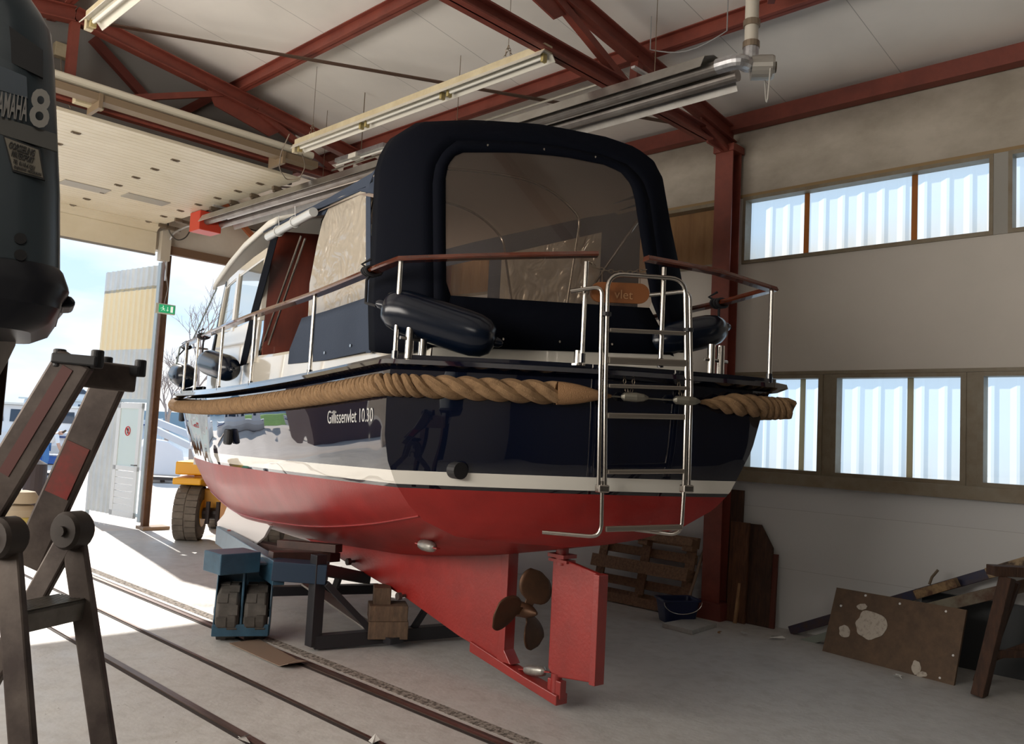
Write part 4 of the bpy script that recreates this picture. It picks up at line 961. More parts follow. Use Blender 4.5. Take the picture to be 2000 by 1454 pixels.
# open arches, listed from the port foot over the top to the starboard foot, six matching stretches
ARW = [[(880, 578), (871, 560), (870, 450), (870, 350)], [(870, 350), (875, 322), (888, 305), (905, 298)], [(905, 298), (1000, 298), (1100, 306), (1180, 322)], [(1180, 322), (1212, 336), (1232, 360), (1240, 390)], [(1240, 390), (1252, 470), (1262, 530), (1273, 590)]]
ARC = [[(848, 677), (847, 567), (846, 460), (845, 360)], [(845, 360), (850, 325), (866, 296), (892, 276)], [(892, 276), (980, 275), (1080, 284), (1175, 303)], [(1175, 303), (1225, 322), (1255, 352), (1268, 392)], [(1268, 392), (1283, 500), (1296, 600), (1310, 693)]]
def seq(A, n=8):
    out = []
    for st in A:
        q = loopres([V((x, y, 0)) for x, y in st], n+1, False); out += q[:-1]
    return out+[V((*A[-1][-1], 0))]
w2, c2 = seq(ARW), seq(ARC)
Wp = [RP(p.x, p.y) for p in w2]; Cp = [RP(p.x, p.y) for p in c2]
b = MB(); b.grid([Wp, [a.lerp(c, .5)-AX*.012 for a, c in zip(Wp, Cp)], Cp])
# lower apron below the window
bl, br_ = RP(880, 578), RP(1273, 600)
apr = [[RP(x0+(x1-x0)*k/10, y0+(y1-y0)*k/10) for k in range(11)] for (x0, y0), (x1, y1) in (((880, 578), (1268, 602)), ((862, 640), (1295, 652)), ((848, 677), (1310, 693)))]
b.grid(apr)
oA, oB = BP(1.0, -.76, 2.45), BP(.62, .74, 2.45)
def OP(px, py): return onpl(px, py, oA, oB)
ARO = [[(722, 684), (720, 594), (725, 500), (733, 335)], [(733, 335), (742, 305), (760, 274), (800, 251)], [(800, 251), (889, 248), (1037, 257), (1172, 280)], [(1172, 280), (1235, 297), (1268, 315), (1286, 345)], [(1286, 345), (1300, 440), (1325, 540), (1350, 706)]]
o2 = seq(ARO); Op = [OP(p.x, p.y) for p in o2]
rows = [Cp]
for t, bo in ((.12, .035), (.3, .06), (.55, .075), (.8, .045)):
    row = []
    for a, c in zip(Cp, Op):
        q = a.lerp(c, t); ctr = V((4.72, 4.3, 3.1)); d = (q-ctr); d -= AX*d.dot(AX); row.append(q+d.normalized()*bo*1.2-AX*bo*.3)
    rows.append(row)
rows.append(Op); b.grid(rows)
cano = b.build('canopy', CANVAS, boat, smooth=True, solid=.012)
# roof from the rear hoop forward to the wheelhouse
def hoop(s, ze, zc, k=.74):
    out = []
    for st in range(41):
        a = st/40; u = -1+2*a; z = ze+(zc-ze)*(1-abs(u)**3.2); out.append(BP(s, u*k, z))
    return out
top_i = list(range(8, 33))
Ot = Op[7:34]
def resamp(pts, n): return loopres(pts, n, False)
r0 = resamp(Ot, 41); b = MB()
rows = [r0]
for s, ze, zc in ((1.5, 3.78, 4.14), (2.4, 3.80, 4.12), (3.3, 3.84, 4.12), (4.05, 3.86, 4.13)): rows.append(hoop(s, ze, zc))
b.grid(rows); cr_ = b.build('canopy_roof', CANVASL, cano, smooth=True, solid=.012)
MB().grid([[p-V((0, 0, .03)) for p in r] for r in rows]).build('roof_lining', mat('brown_grey_lining', (.30, .24, .20), .85), cano, smooth=True)
# port side: band under the roof edge, clear panel, lower flap, rolled-up panel
pA, pB = SP(1.0, -1, 2.5, 1.07), SP(4.1, -1, 2.5, 1.0)
def S_(px, py, off=0): return onpl(px, py, pA, pB)-ACR*off
def patch(polys, m, name, par, off=0, solid=.006):
    b = MB()
    for poly in polys: b.prism([S_(x, y, off) for x, y in poly], ACR*-solid)
    return b.build(name, m, par)
patch([[(735, 330), (728, 338), (641, 388), (545, 437), (533, 462), (560, 448), (600, 425), (634, 420), (652, 392), (722, 362)]], CANVASL, 'side_band', cano, .0)
patch([[(649, 394), (668, 384), (690, 378), (706, 372), (722, 366), (718, 583), (640, 612), (603, 621), (606, 555), (620, 480), (631, 433)]], CLEARV, 'side_clear_panel', cano, .004, .003)
patch([[(592, 622), (640, 608), (718, 582), (724, 686), (640, 704), (565, 712), (568, 684)]], CANVASL, 'side_lower_flap', cano, .008)
patch([[(718, 364), (727, 360), (727, 690), (718, 690)]], CANVASL, 'side_edge_strip', cano, .010)
patch([[(534, 455), (547, 442), (545, 462), (505, 612), (482, 712), (470, 716), (492, 612)]], CANVAS, 'front_edge_strip', cano, .006)
b = MB(); p, q = S_(541, 466, .09), S_(631, 418, .09); b.tube([p.lerp(q, k/8) for k in range(9)], .042, 14); ro = b.build('rolled_panel', mat('rolled_vinyl', (.60, .62, .62), .22, coat=.4), cano, smooth=True)
for k in (.25, .62):
    c = p.lerp(q, k); d = (q-p).normalized(); w = d.cross(Z_).normalized()
    MB().tube([c+(w*math.cos(a)+Z_*math.sin(a))*.05 for a in [2*math.pi*i/14 for i in range(14)]], .006, 5, closed=True).tube([c+Z_*.05, c+Z_*.16-d*.03], .004, 5).build('tie_loop', mat('white_cord', (.7, .7, .68), .7), ro)
def pole(a, c, par=cano, r=.011): return MB().tube([a, c], r, 8).build('canopy_pole', STEEL, par, smooth=True)
pole(S_(573, 458, -.08), S_(497, 694, -.05)); pole(S_(577, 462, -.1), S_(510, 672, -.08))
# starboard side: same fabric, window with bright view
sA, sB = SP(1.0, 1, 2.5, 1.07), SP(4.1, 1, 2.5, 1.0)
def Q(s, z, k=1.03): return SP(s, 1, z, k)
b = MB()
for s0_, s1_ in ((.9, 1.35), (2.75, 2.95), (3.95, 4.1)): b.prism([Q(s0_, 2.5), Q(s1_, 2.5), Q(s1_, 3.84), Q(s0_, 3.80)], ACR*.006)
b.prism([Q(1.35, 2.5), Q(3.95, 2.5), Q(3.95, 2.72), Q(1.35, 2.80)], ACR*.006); b.prism([Q(1.35, 3.62), Q(3.95, 3.66), Q(3.95, 3.85), Q(1.35, 3.82)], ACR*.006)
b.build('starboard_side_canvas', CANVASL, cano)
MB().prism([Q(1.35, 2.78), Q(2.75, 2.74), Q(2.75, 3.64), Q(1.35, 3.64)], ACR*.003).build('side_clear_panel', CLEARV, cano)
# hoops inside
for s, lean in ((1.5, .25), (2.6, -.3)):
    hp = [BP(s+lean, -.68, 2.55)]+[p-V((0, 0, .04)) for p in hoop(s, 3.74, 4.10, .69)[1:-1:2]]+[BP(s+lean, .68, 2.55)]
    MB().tube(arc(hp, .1, 3), .012, 8).build('canopy_hoop', STEEL, cano, smooth=True)
pole(BP(.62, .62, 3.7), BP(1.9, .66, 2.6)); 
# rear window pane
n_ = len(Wp); b = MB(); ctr_t = RP(1060, 450)
top_row = Wp; bot = [RP(880+(1268-880)*k/(n_-1), 578+(602-578)*k/(n_-1)) for k in range(n_)]
b.grid([Wp, [a.lerp(c, .5) for a, c in zip(Wp, bot)], bot]); b.build('rear_window', TINT, cano)
# snap fasteners
for x, y in ((980, 663), (1090, 668), (1192, 673), (950, 285), (1060, 293), (1160, 308)):
    p = RP(x, y, .012); MB().tube([p, p-AX*.008], .009, 10).build('snap_fastener', STEEL, cano)
for x, y in ((639, 690), (690, 676)):
    p = S_(x, y, .018); MB().tube([p, p-ACR*.01], .013, 10).build('snap_fastener', STEEL, cano)

# ---- boarding ladder on the stern
la = transom_pt(-.04, 2.2, .10); lb = transom_pt(.42, 2.2, .10)
lA, lB = V((la.x, la.y, 2)), V((lb.x, lb.y, 2))
def L_(px, py, off=0): return onpl(px, py, lA, lB)-AX*off
lad = MB()
outer = [L_(1183, 1046)+AX*.0]
lad.tube(arc([L_(1181, 955), L_(1182, 760), L_(1187, 535), L_(1338, 545), L_(1341, 760), L_(1336, 950)], .11, 6), .0155, 12)
ladder = lad.build('boarding_ladder', STEEL, boat, smooth=True)
b = MB(); b.tube(arc([L_(1132, 566)+AX*.09, L_(1176, 560), L_(1172, 760), L_(1169, 955)], .06), .014, 10); b.build('ladder_hanger', STEEL, ladder, smooth=True); b = MB()
b.tube(arc([L_(1287, 574)+AX*.09, L_(1347, 569), L_(1350, 760), L_(1345, 952)], .06), .014, 10)
b.build('ladder_hanger', STEEL, ladder, smooth=True)
b = MB()
b.tube(arc([L_(1176, 940), L_(1174, 1050), L_(1090, 1046)+AX*.16], .08), .014, 10); b.build('ladder_leg', STEEL, ladder, smooth=True); b = MB()
b.tube(arc([L_(1337, 940), L_(1330, 1046), L_(1238, 1036)+AX*.16], .08), .014, 10)
b.build('ladder_leg', STEEL, ladder, smooth=True)
for (x0, y0, x1, y1, w) in ((1190, 645, 1342, 652, .026), (1188, 704, 1340, 710, .045), (1188, 754, 1344, 759, .026), (1186, 812, 1336, 815, .036), (1186, 922, 1336, 921, .030), (1182, 1034, 1332, 1030, .036)):
    MB().beam(L_(x0, y0), L_(x1, y1), .03, w).build('rung', mat('dull_stainless_tread', (.42, .38, .33), .35, .9), ladder, bevel=.006)
for x, y in ((1184, 614), (1344, 645)): p = L_(x, y); MB().tube([p+V((0, 0, -.012)), p+V((0, 0, .012))], .034, 12).build('ladder_strap', BLACK, ladder)
for x, y in ((1176, 955), (1341, 955)): p = L_(x, y); MB().box(tuple(p), (.07, .05, .05), ((lB-lA).normalized(), AX, Z_)).build('slide_clamp', STEEL, ladder, bevel=.008)

# ---- name board hanging on a chain in the stern gate
sgp = lambda x, y: onpl(x, y, g1-AX*-.02, g2-AX*-.02)
nb = thing('wooden_name_board', 'small varnished wooden board with rounded ends hanging on a chain above the stern ladder', 'sign', tuple(sgp(1210, 590)))
cx, cy, hw, hh = 1210, 572, 57, 20
pol = []
for k in range(12): a = math.pi/2+math.pi*k/11; pol.append(sgp(cx-hw+hh+hh*math.cos(a), cy-1-hh*math.sin(a)))
for k in range(12): a = -math.pi/2+math.pi*k/11; pol.append(sgp(cx+hw-hh+hh*math.cos(a), cy+2-hh*math.sin(a)))
MB().prism([p+AX*.01 for p in pol], -AX*.02).build('board', mat('board_varnish', (.22, .075, .02), .5), nb, bevel=.003)
ux = (g2-g1); ux.z = 0
curve_text('vlet', .085, mat('faded_letters', (.42, .22, .10), .5), nb, frame4(sgp(1197, 583)-AX*.014, ux, Z_), 'board_lettering', .001)
b = MB(); a, c = sgp(1148, 510), sgp(1262, 527); mid = [a, sgp(1165, 524), sgp(1190, 530), sgp(1225, 533), c]; chain(b, mid, .04, .003)
for x0, y0, y1 in ((1176, 528, 556), (1250, 532, 556)): b.tube([sgp(x0, y0), sgp(x0, y1)], .003, 5)
b.build('chain', CHAINM, nb)
b = MB(); chain(b, [sgp(1146, 512), sgp(1143, 560)], .035, .003); b.build('gate_chain', CHAINM, boat)

# ---- fenders hanging on the rails
def fender(a, c, r, label, m=FEND, tie=None, group='navy fenders on the guard rails'):
    a, c = V(a), V(c); d = (c-a); Ld = d.length; d.normalize()
    t = thing('fender', label, 'fender', tuple((a+c)/2), group)
    pr_ = [(-.05, .012), (-.03, .03), (0, .035), (.02, r*.62), (.07, r*.86), (.14, r*.98), (.22, r), (Ld-.22, r), (Ld-.14, r*.98), (Ld-.07, r*.86), (Ld-.02, r*.62), (Ld, .035), (Ld+.03, .03), (Ld+.05, .012)]
    MB().lathe(a, d, pr_, 28).build('body', m, t, smooth=True)
    if tie:
        MB().tube([V(p) for p in tie[0]], .010, 7).build('lanyard', CORD, t, smooth=True)
        if len(tie) > 1:
            k = V(tie[1]); b = MB(); w = V(tie[2]) if len(tie) > 2 else AX
            w = w.normalized(); s_ = w.cross(Z_).normalized()
            for o in (-.03, 0, .03): b.tube([k+w*o+(s_*math.cos(x)*.062+Z_*math.sin(x)*.032) for x in [2*math.pi*i/12 for i in range(12)]], .011, 6, closed=True)
            b.tube([k, k+w*.06+Z_*.05-s_*.05, k+w*.02+Z_*.09], .010, 6); b.build('rail_hitch', CORD, t, smooth=True)
    return t
k1 = railpt(.42, -1)
fender(U(748, 596, 5.62), U(968, 668, 5.58), .15, 'large navy fender lying across the port side of the stern, beneath the boat rail', tie=([k1, U(716, 548, 5.85), U(714, 592, 5.75), U(735, 598, 5.65)], k1))
k2 = railpt(.5, 1)
fender(U(1270, 672, 6.15), U(1415, 640, 6.35), .125, 'navy fender behind the boarding ladder at the starboard quarter', tie=([k2, k2-V((0, 0, .25)), U(1428, 640, 6.4)], k2))
k3 = railpt(5.2, -1)
k3 = min((railpt(3+i*.02, -1) for i in range(250)), key=lambda p: abs((1000+F*(p-EYE).dot(CR)/(p-EYE).dot(CF))-398))
fender(U(402, 706, 9.7), U(452, 722, 9.0), .145, 'navy fender on the port side deck forward, its end facing aft', tie=([k3, k3-V((0, 0, .2)), U(404, 690, 9.7)], k3))
k4 = railpt(8.3, -1)
fender(U(348, 728, 12.2), U(367, 738, 11.7), .17, 'navy fender farthest forward, by the bow rail', tie=([k4, U(344, 700, 12.2)], k4))
# mooring lines at the bow
mq = railpt(8.0, -1)
tag(MB().tube([mq+V((0, 0, .03)), mq+V((-.07, 0, -.02)), mq+V((-.10, 0, -.25)), mq+V((-.17, 0, -.5))], .012, 6).tube([BP(6.85, -.64, 3.62), railpt(8.5, -1)], .010, 6).build('mooring_line', mat('grey_green_line', (.25, .30, .30), .8)), 'thin grey line running from the roof visor down to the bow rail', 'rope')
# ================================================================== UNDER THE BOAT: trailer, blocks
tr_ = thing('boat_trailer', 'blue and brown steel boat trailer beneath the hull, on small solid tyres', 'trailer', (4.6, 7.0, 0))
cw = onz(473, 1250, 0)          # wheel contact
def tp(px, py, z): return U(px, py, z)
# wheel module
wx = V((math.cos(math.radians(-32)), math.sin(math.radians(-32)), 0)); wy = V((-wx.y, wx.x, 0))
R_ = .235
wc_ = cw+V((.02, .06, 0))
for o in (-.115, .115):
    c = wc_+wx*o+V((0, 0, R_)); b = MB()
    b.lathe(c-wx*.095, wx, [(0, .10), (.0, R_-.03), (.02, R_-.005), (.03, R_), (.16, R_), (.17, R_-.005), (.19, R_-.03), (.19, .10)], 30)
    for k in range(15):
        a = 2*math.pi*k/15; d = wy*math.cos(a)+Z_*math.sin(a); tn = -wy*math.sin(a)+Z_*math.cos(a)
        b.box(tuple(c+d*(R_+.001)+wx*(.043 if k % 2 else -.043)), (.080, .082, .008), (wx, tn, d))
    b.build('wheel', RUBG, tr_)
bw_ = MB(); hgt = .66
for o in (-.225, .225):
    c = wc_+wx*o; bw_.prism([c+wy*.16+V((0, 0, .10)), c-wy*.19+V((0, 0, .06)), c-wy*.20+V((0, 0, .20)), c-wy*.06+V((0, 0, hgt)), c+wy*.16+V((0, 0, hgt))], wx*.014)
bw_.box(tuple(wc_-wy*.20+V((0, 0, .11))), (.46, .02, .10), (wx, wy, Z_)); bw_.box(tuple(wc_+V((0, 0, hgt))), (.46, .34, .02), (wx, wy, Z_)); bw_.box(tuple(wc_-wy*.10+V((0, 0, .34))), (.02, .2, .5), (wx, wy, Z_))
bw_.box(tuple(wc_+wy*.13+V((0, 0, .40))), (.45, .015, .5), (wx, wy, Z_)); bw_.build('wheel_bracket', BLUEST, tr_, bevel=.006)
MB().tube([wc_-wx*.24+V((0, 0, R_)), wc_+wx*.24+V((0, 0, R_))], .03, 12).build('axle', BLACKST, tr_)
# blue box arm above the wheel and the long side member
b = MB(); top = U(464, 1102, 6.95); b.box(tuple(top+V((.03, .15, .0))), (.36, .30, .17)); b.build('suspension_arm', BLUEST, tr_, bevel=.008)
s1, s2 = tp(545, 1120, 7.0), tp(430, 1045, 9.8)
b = MB(); b.beam(s1, s2, .10, .20); b.build('side_member', BLUEST, tr_, bevel=.006)
MB().beam(tp(640, 1120, 7.1), tp(535, 1112, 7.05), .22, .16).build('cross_member', mat('dark_blue_steel', (.012, .03, .06), .4), tr_, bevel=.006)
MB().beam(tp(500, 1080, 9.2), tp(620, 1086, 8.6), .12, .08).build('cross_member', BROWNST, tr_, bevel=.004)
# square tube carrier
def sqt(a, c, w, h, m=BROWNST, nm='square_tube'): return MB().beam(a, c, w, h).build(nm, m, tr_, bevel=.004)
sqt(tp(528, 1090, 7.2), tp(640, 1090, 7.5), .12, .11); sqt(tp(548, 1062, 7.7), tp(662, 1072, 7.4), .10, .07)
sqt(tp(470, 1060, 9.0), tp(652, 1090, 7.7), .14, .08, BROWNST, 'long_beam'); sqt(tp(520, 1155, 8.2), tp(740, 1150, 8.6), .10, .09, BLACKST, 'rear_crossbar')
sqt(tp(600, 1140, 8.1), tp(722, 1226, 7.65), .16, .02, mat('grey_flat_bar', (.35, .33, .31), .45, .5), 'flat_bar')
# upright black frame at the near end
fz = 7.0
A1 = tp(611, 1262, fz); A2 = V((A1.x, A1.y, tp(611, 1085, fz).z)); B1 = tp(925, 1228, 7.6); 
fl = MB(); fl.beam(A1, A2, .10, .10, (1, 0, 0)); fl.build('frame_upright', BLACKST, tr_, bevel=.004)
MB().beam(V((A1.x, A1.y, .07)), V((B1.x+.2, B1.y+.0, .10)), .10, .11).build('lower_beam', BLACKST, tr_, bevel=.004)
MB().beam(V((A1.x, A1.y, A2.z-.12)), tp(715, 1130, 7.9), .10, .10).build('upper_beam', BLACKST, tr_, bevel=.004)
MB().beam(tp(637, 1140, fz), tp(728, 1236, 7.2), .06, .05).build('diagonal_brace', BLACKST, tr_, bevel=.003)
MB().beam(tp(805, 1232, 7.4), tp(838, 1180, 7.5), .05, .05).build('diagonal_brace', BLACKST, tr_, bevel=.003)
MB().beam(tp(655, 1148, 7.5), tp(668, 1110, 7.5), .06, .05).build('diagonal_brace', BLACKST, tr_, bevel=.003)
MB().box(tuple(tp(768, 1250, 7.2)), (.14, .1, .05)).build('jack_foot', BLACKST, tr_)
# timber blocks that carry the keel
c_ = tp(758, 1226, 6.95)
def blk(px, py, z, sx, sy, sz, rot, label):
    c = tp(px, py, z); r = math.radians(rot); ax = (V((math.cos(r), math.sin(r), 0)), V((-math.sin(r), math.cos(r), 0)), Z_)
    tag(MB().box(tuple(c), (sx, sy, sz), ax).build('timber_block', BLOCK, bevel=.006), label, 'wood block', 'timber blocks under the keel')
blk(757, 1226, 7.3, .34, .26, .15, -35, 'lowest weathered timber block on the black trailer beam')
blk(757, 1194, 7.3, .33, .25, .13, -33, 'second weathered timber block from the bottom beneath the keel')
blk(746, 1162, 7.36, .15, .22, .15, -35, 'topmost dark timber block wedged against the keel')
# steel plate on the floor by the wheel
pl = [onz(x, y, .012) for x, y in ((448, 1258), (505, 1250), (580, 1290), (545, 1302), (500, 1282))]
tag(MB().prism(pl, (0, 0, .006)).prism([onz(545, 1302, .012), onz(580, 1290, .012), onz(600, 1293, .03), onz(563, 1298, .05)], (0, 0, .005)).build('steel_plate', mat('brown_plate', (.22, .16, .12), .55)), 'flat brown steel plate on the floor behind the trailer wheel', 'plate')

# ================================================================== ALONG THE RIGHT WALL
# euro pallet leaning against the wall, its underside boards facing the room
pt = thing('pallet', 'old wooden pallet leaning upright against the right wall behind the rudder', 'pallet', (8.15, 5.7, 0))
y0, y1 = 5.08, 6.42
def PPt(y, h, o=0):   # leaning plane
    return V((8.06+.20*h/.82+o, y, h+.01))
def board(ya, yb, h0, h1, o=0, t=.022, nm='pallet_board'):
    b = MB(); b.prism([PPt(ya, h0, o), PPt(yb, h0, o), PPt(yb, h1, o), PPt(ya, h1, o)], V((t, 0, -.005))); b.build(nm, WOODP, pt, bevel=.003)
for h0, h1 in ((0, .10), (.36, .50), (.74, .82)): board(y0, y1, h0, h1, -.03)
for h0, h1 in ((.0, .12), (.17, .27), (.34, .46), (.53, .63), (.70, .82)): board(y0, y1, h0, h1, .12)
for ya in (y0, (y0+y1)/2-.07, y1-.13):
    board(ya, ya+.12, 0, .82, .085)
    for h in (.0, .36, .68):
        b = MB(); b.prism([PPt(ya, h, -.01), PPt(ya+.13, h, -.01), PPt(ya+.13, h+.13, -.01), PPt(ya, h+.13, -.01)], V((.09, 0, -.02))); b.build('pallet_block', WOODP, pt, bevel=.003)
# bucket
bk_ = onz(1322, 1214, 0); bk = thing('bucket', 'dark blue rectangular mop bucket beside the foot of the red column', 'bucket', tuple(bk_))
def bl_(w, d, z): 
    pts = []
    for sx, sy in ((1, 1), (-1, 1), (-1, -1), (1, -1)):
        for k in range(4):
            a = math.atan2(sy, sx)-math.pi/4+k*math.pi/6; pts.append(bk_+wx*(sx*(w/2-.04)+.04*math.cos(a))+wy*(sy*(d/2-.04)+.04*math.sin(a))+V((0, 0, z)))
    return pts
MB().grid([bl_(.33, .22, 0), bl_(.34, .23, .02), bl_(.40, .27, .22), bl_(.43, .30, .225), bl_(.43, .30, .245), bl_(.38, .25, .24), bl_(.32, .21, .02)], wrap=True).add(bl_(.33, .22, .01), [tuple(range(16))]).build('tub', mat('navy_plastic', (.008, .015, .06), .35), bk, smooth=True)
hp = [bk_+wx*(.215*math.cos(a))-wy*.14+V((0, 0, .22-.12*math.sin(a)))for a in [math.pi*k/12 for k in range(13)]]; MB().tube(hp, .004, 6).build('wire_handle', STEEL, bk)
sa, sb_ = onz(1352, 1180, .0), None
a = ony(1362, 1172, bk_.y+.25); 
a = V((8.12, 5.05, .16)); c = onx(1388, 1035, 8.47)
tag(MB().tube([a, c], .017, 10).build('broom_handle', mat('pale_stick', (.25, .17, .12), .7)), 'wooden stick leaning on the wall between bucket and red column', 'stick')
sl = [onz(x, y, 0.0) for x, y in ((1293, 1226), (1350, 1215), (1400, 1226), (1352, 1241))]
tag(MB().prism(sl, (0, 0, .045)).build('concrete_slab', mat('slab_grey', (.42, .41, .39), .8, noise=(20, (.34, .33, .31), .3, .7)), bevel=.004), 'thin grey concrete slab on the floor in front of the bucket', 'slab')
# planks standing against the wall
def plankw(pb, w, top, label, m=WOODD, lean=.22, t=.035, poly=None, fxp=8.42):
    """pb: pixel of the foot centre; w width; top height"""
    p = onx(*pb, fxp); foot = V((fxp, p.y, 0)); tp_ = V((8.515-(8.45-fxp), p.y+.01, top))
    d = (tp_-foot); poly = poly or [(-.5, 0), (.5, 0), (.5, 1), (-.5, 1)]
    tag(MB().prism([foot+Y_*(a*w)+d*z for a, z in poly], V((-t, 0, 0))).build('plank', m, bevel=.004), label, 'plank', 'planks leaning on the right wall')
plankw((1431, 1222), .15, 1.40, 'dark plank right beside the red column, tallest of the planks')
plankw((1438, 1228), .22, 1.06, 'plank with a bright sawn edge, between the column and the broken-topped plank', mat('orange_brown_timber', (.15, .06, .025), .7, noise=(5, (.05, .02, .01), .3, .7, (6, 6, 1))), fxp=8.36)
plankw((1476, 1238), .33, 1.05, 'dark plank with a broken top corner', WOODD, poly=[(-.5, 0), (.5, 0), (.5, 1), (-.05, 1), (-.2, .93), (-.5, .78)])
plankw((1504, 1240), .11, .76, 'short reddish plank standing at the right end of the planks', mat('reddish_timber', (.10, .025, .015), .7))
p = onz(1428, 1220, 0); p.x = 8.28
tag(MB().beam(p, V((8.47, p.y, .92)), .03, .03, (0, 1, 0)).build('batten', WOODL), 'narrow pale batten standing against the orange-brown plank', 'batten')
# leaning board with plaster patches
q = [onz(1606, 1272, .0), onz(1863, 1340, .0)]
a, c = q; 
ta = onpl(1634, 1148, a+V((.18, .05, 0)), c+V((.18, .05, 0))); tc2 = onpl(1888, 1192, a+V((.18, .05, 0)), c+V((.18, .05, 0)))
bd = thing('chipboard_panel', 'brown leaning board spattered with dried white plaster', 'board', tuple(a.lerp(c, .5)))
n3 = (c-a).cross(ta-a).normalized()
if n3.dot(EYE-a) < 0: n3 = -n3
MB().prism([a, c, tc2, ta], -n3*.022).build('panel', mat('spattered_brown_board', (.16, .10, .06), .75, noise=(9, (.09, .06, .04), .3, .7)), bd)
def onbd(px, py, off=.002): return onpl(px, py, a, c, ta)+n3*off
def splat(px, py, rx, ry, seed, m, nm='plaster_patch'):
    r = random.Random(seed); n = 40; hs = [(r.uniform(.02, .10)/(1+.3*j), j, r.uniform(0, 6.3)) for j in range(2, 9)]; ph = [1+sum(a_*math.sin(j*2*math.pi*k/n+p_) for a_, j, p_ in hs) for k in range(n)]
    MB().prism([onbd(px+rx*ph[k]*math.cos(2*math.pi*k/n), py+ry*ph[k]*math.sin(2*math.pi*k/n)) for k in range(n)], n3*.004).build(nm, m, bd)
PLM = mat('dried_plaster', (.55, .50, .43), .9, noise=(30, (.36, .30, .25), .32, .5)); 
splat(1702, 1222, 31, 27, 1, PLM); splat(1650, 1234, 11, 12, 2, PLM); splat(1684, 1186, 10, 6, 3, PLM); splat(1790, 1305, 9, 14, 4, PLM); splat(1801, 1318, 11, 5, 5, PLM)
for i, (x, y) in enumerate(((1691, 1164), (1643, 1184), (1758, 1180), (1848, 1195), (1862, 1281), (1836, 1325))): splat(x, y, 2.2, 2.2, 10+i, mat('white_dot', (.8, .8, .8), .6))
# beams stacked at a slant along the wall
def slant(p0, p1, w, h, m, label, cat='beam', nm='timber_beam', X=8.3):
    a, c = onx(*p0, X), onx(*p1, X); tag(MB().beam(a, c, w, h).build(nm, m, bevel=.005), label, cat)
slant((1545, 1232), (2030, 1092), .08, .09, mat('dark_blue_painted_beam', (.02, .025, .07), .5, noise=(4, (.06, .03, .02), .35, .6)), 'dark blue painted beam slanting up to the right behind the board', X=8.38)
slant((1568, 1256), (1790, 1192), .07, .07, mat('pale_green_beam', (.22, .25, .22), .6), 'pale green beam end showing left of the spattered board', X=8.2)
slant((1812, 1190), (2020, 1140), .08, .10, mat('worn_green_brown_beam', (.22, .20, .15), .7, noise=(3, (.10, .05, .03), .4, .6)), 'worn green and brown beam slanting up above the board', X=8.15)
slant((1790, 1162), (1870, 1138), .10, .08, mat('yellowish_rubbish', (.30, .20, .10), .8, noise=(14, (.10, .05, .03), .35, .6)), 'yellowish scrap timber lying on the slanting beams', X=8.2)
slant((1930, 1120), (2040, 1088), .10, .09, mat('peeling_beam', (.34, .25, .15), .8, noise=(9, (.06, .04, .03), .4, .55)), 'peeling cream beam end at the right edge of the picture', X=8.1)
tag(MB().tube([onx(1815, 1142, 8.2), onx(1820, 1128, 8.2), onx(1832, 1114, 8.2)], .012, 7).build('bent_bolt', RUSTY), 'rusty bent bolt sticking up from the scrap timber', 'bolt')
# trestle
ts = thing('timber_trestle', 'dark timber trestle with a thick slanting leg at the right edge', 'trestle', tuple(onz(1912, 1365, 0)))
l0 = onz(1912, 1360, 0); lt = onpl(1968, 1128, l0, l0+V((.7, -.7, 0)))
MB().beam(l0+V((0, 0, .0)), lt, .15, .09, Y_).build('leg', WOODD, ts, bevel=.006)
MB().beam(l0+V((.38, .10, .02)), lt+V((.22, .0, -.05)), .10, .08, Y_).build('leg', WOODD, ts, bevel=.006)
MB().beam(lt+V((-.1, .1, .05)), lt+V((.75, -.75, .05)), .12, .08).build('top_rail', WOODD, ts, bevel=.006)
MB().beam(l0.lerp(lt, .35), l0.lerp(lt, .35)+V((.65, -.5, .02)), .04, .06).build('stretcher', WOODD, ts, bevel=.004)
MB().beam(l0.lerp(lt, .30)+V((.05, 0, 0)), l0.lerp(lt, .62)+V((.6, -.5, 0)), .03, .05).build('diagonal_stay', WOODD, ts, bevel=.003)
tag(MB().prism([V((8.42, 2.75, 0)), V((8.42, .9, 0)), V((8.48, .9, .62)), V((8.48, 2.75, .62))], (.02, 0, 0)).build('grey_sheet', mat('dark_sheet_material', (.05, .055, .06), .7)), 'dark grey sheet leaning on the wall behind the trestle and slanting beams', 'sheet')
# litter
for i, (x, y, s, lb, c) in enumerate(((1455, 1240, .05, 'crumpled white scrap on the floor in front of the dark planks', (.7, .7, .68)), (1518, 1248, .07, 'long white plastic strip on the floor at the right end of the planks', (.65, .62, .58)), (1756, 1324, .05, 'white scrap on the floor beneath the spattered board', (.75, .75, .72)),
                                   (1408, 1238, .03, 'pale splinter on the floor in front of the red column', (.5, .4, .3)), (728, 1448, .05, 'white scrap lying in the middle floor rail groove', (.75, .75, .75)), (478, 1449, .05, 'white scrap lying in the near rail groove', (.75, .75, .8)))):
    p = onz(x, y, .01); r = random.Random(i); vs = [p+V((r.uniform(-s, s), r.uniform(-s, s), r.uniform(-.004, .03))) for _ in range(7)]
    b = MB(); b.add(vs, [(0, 1, 2), (1, 2, 3), (2, 3, 4), (3, 4, 5), (4, 5, 6), (0, 2, 5)]); tag(b.build('scrap', mat('scrap_%d' % 0, (.72, .72, .70), .7) if i not in (3,) else WOODL, solid=.003), lb, 'scrap')
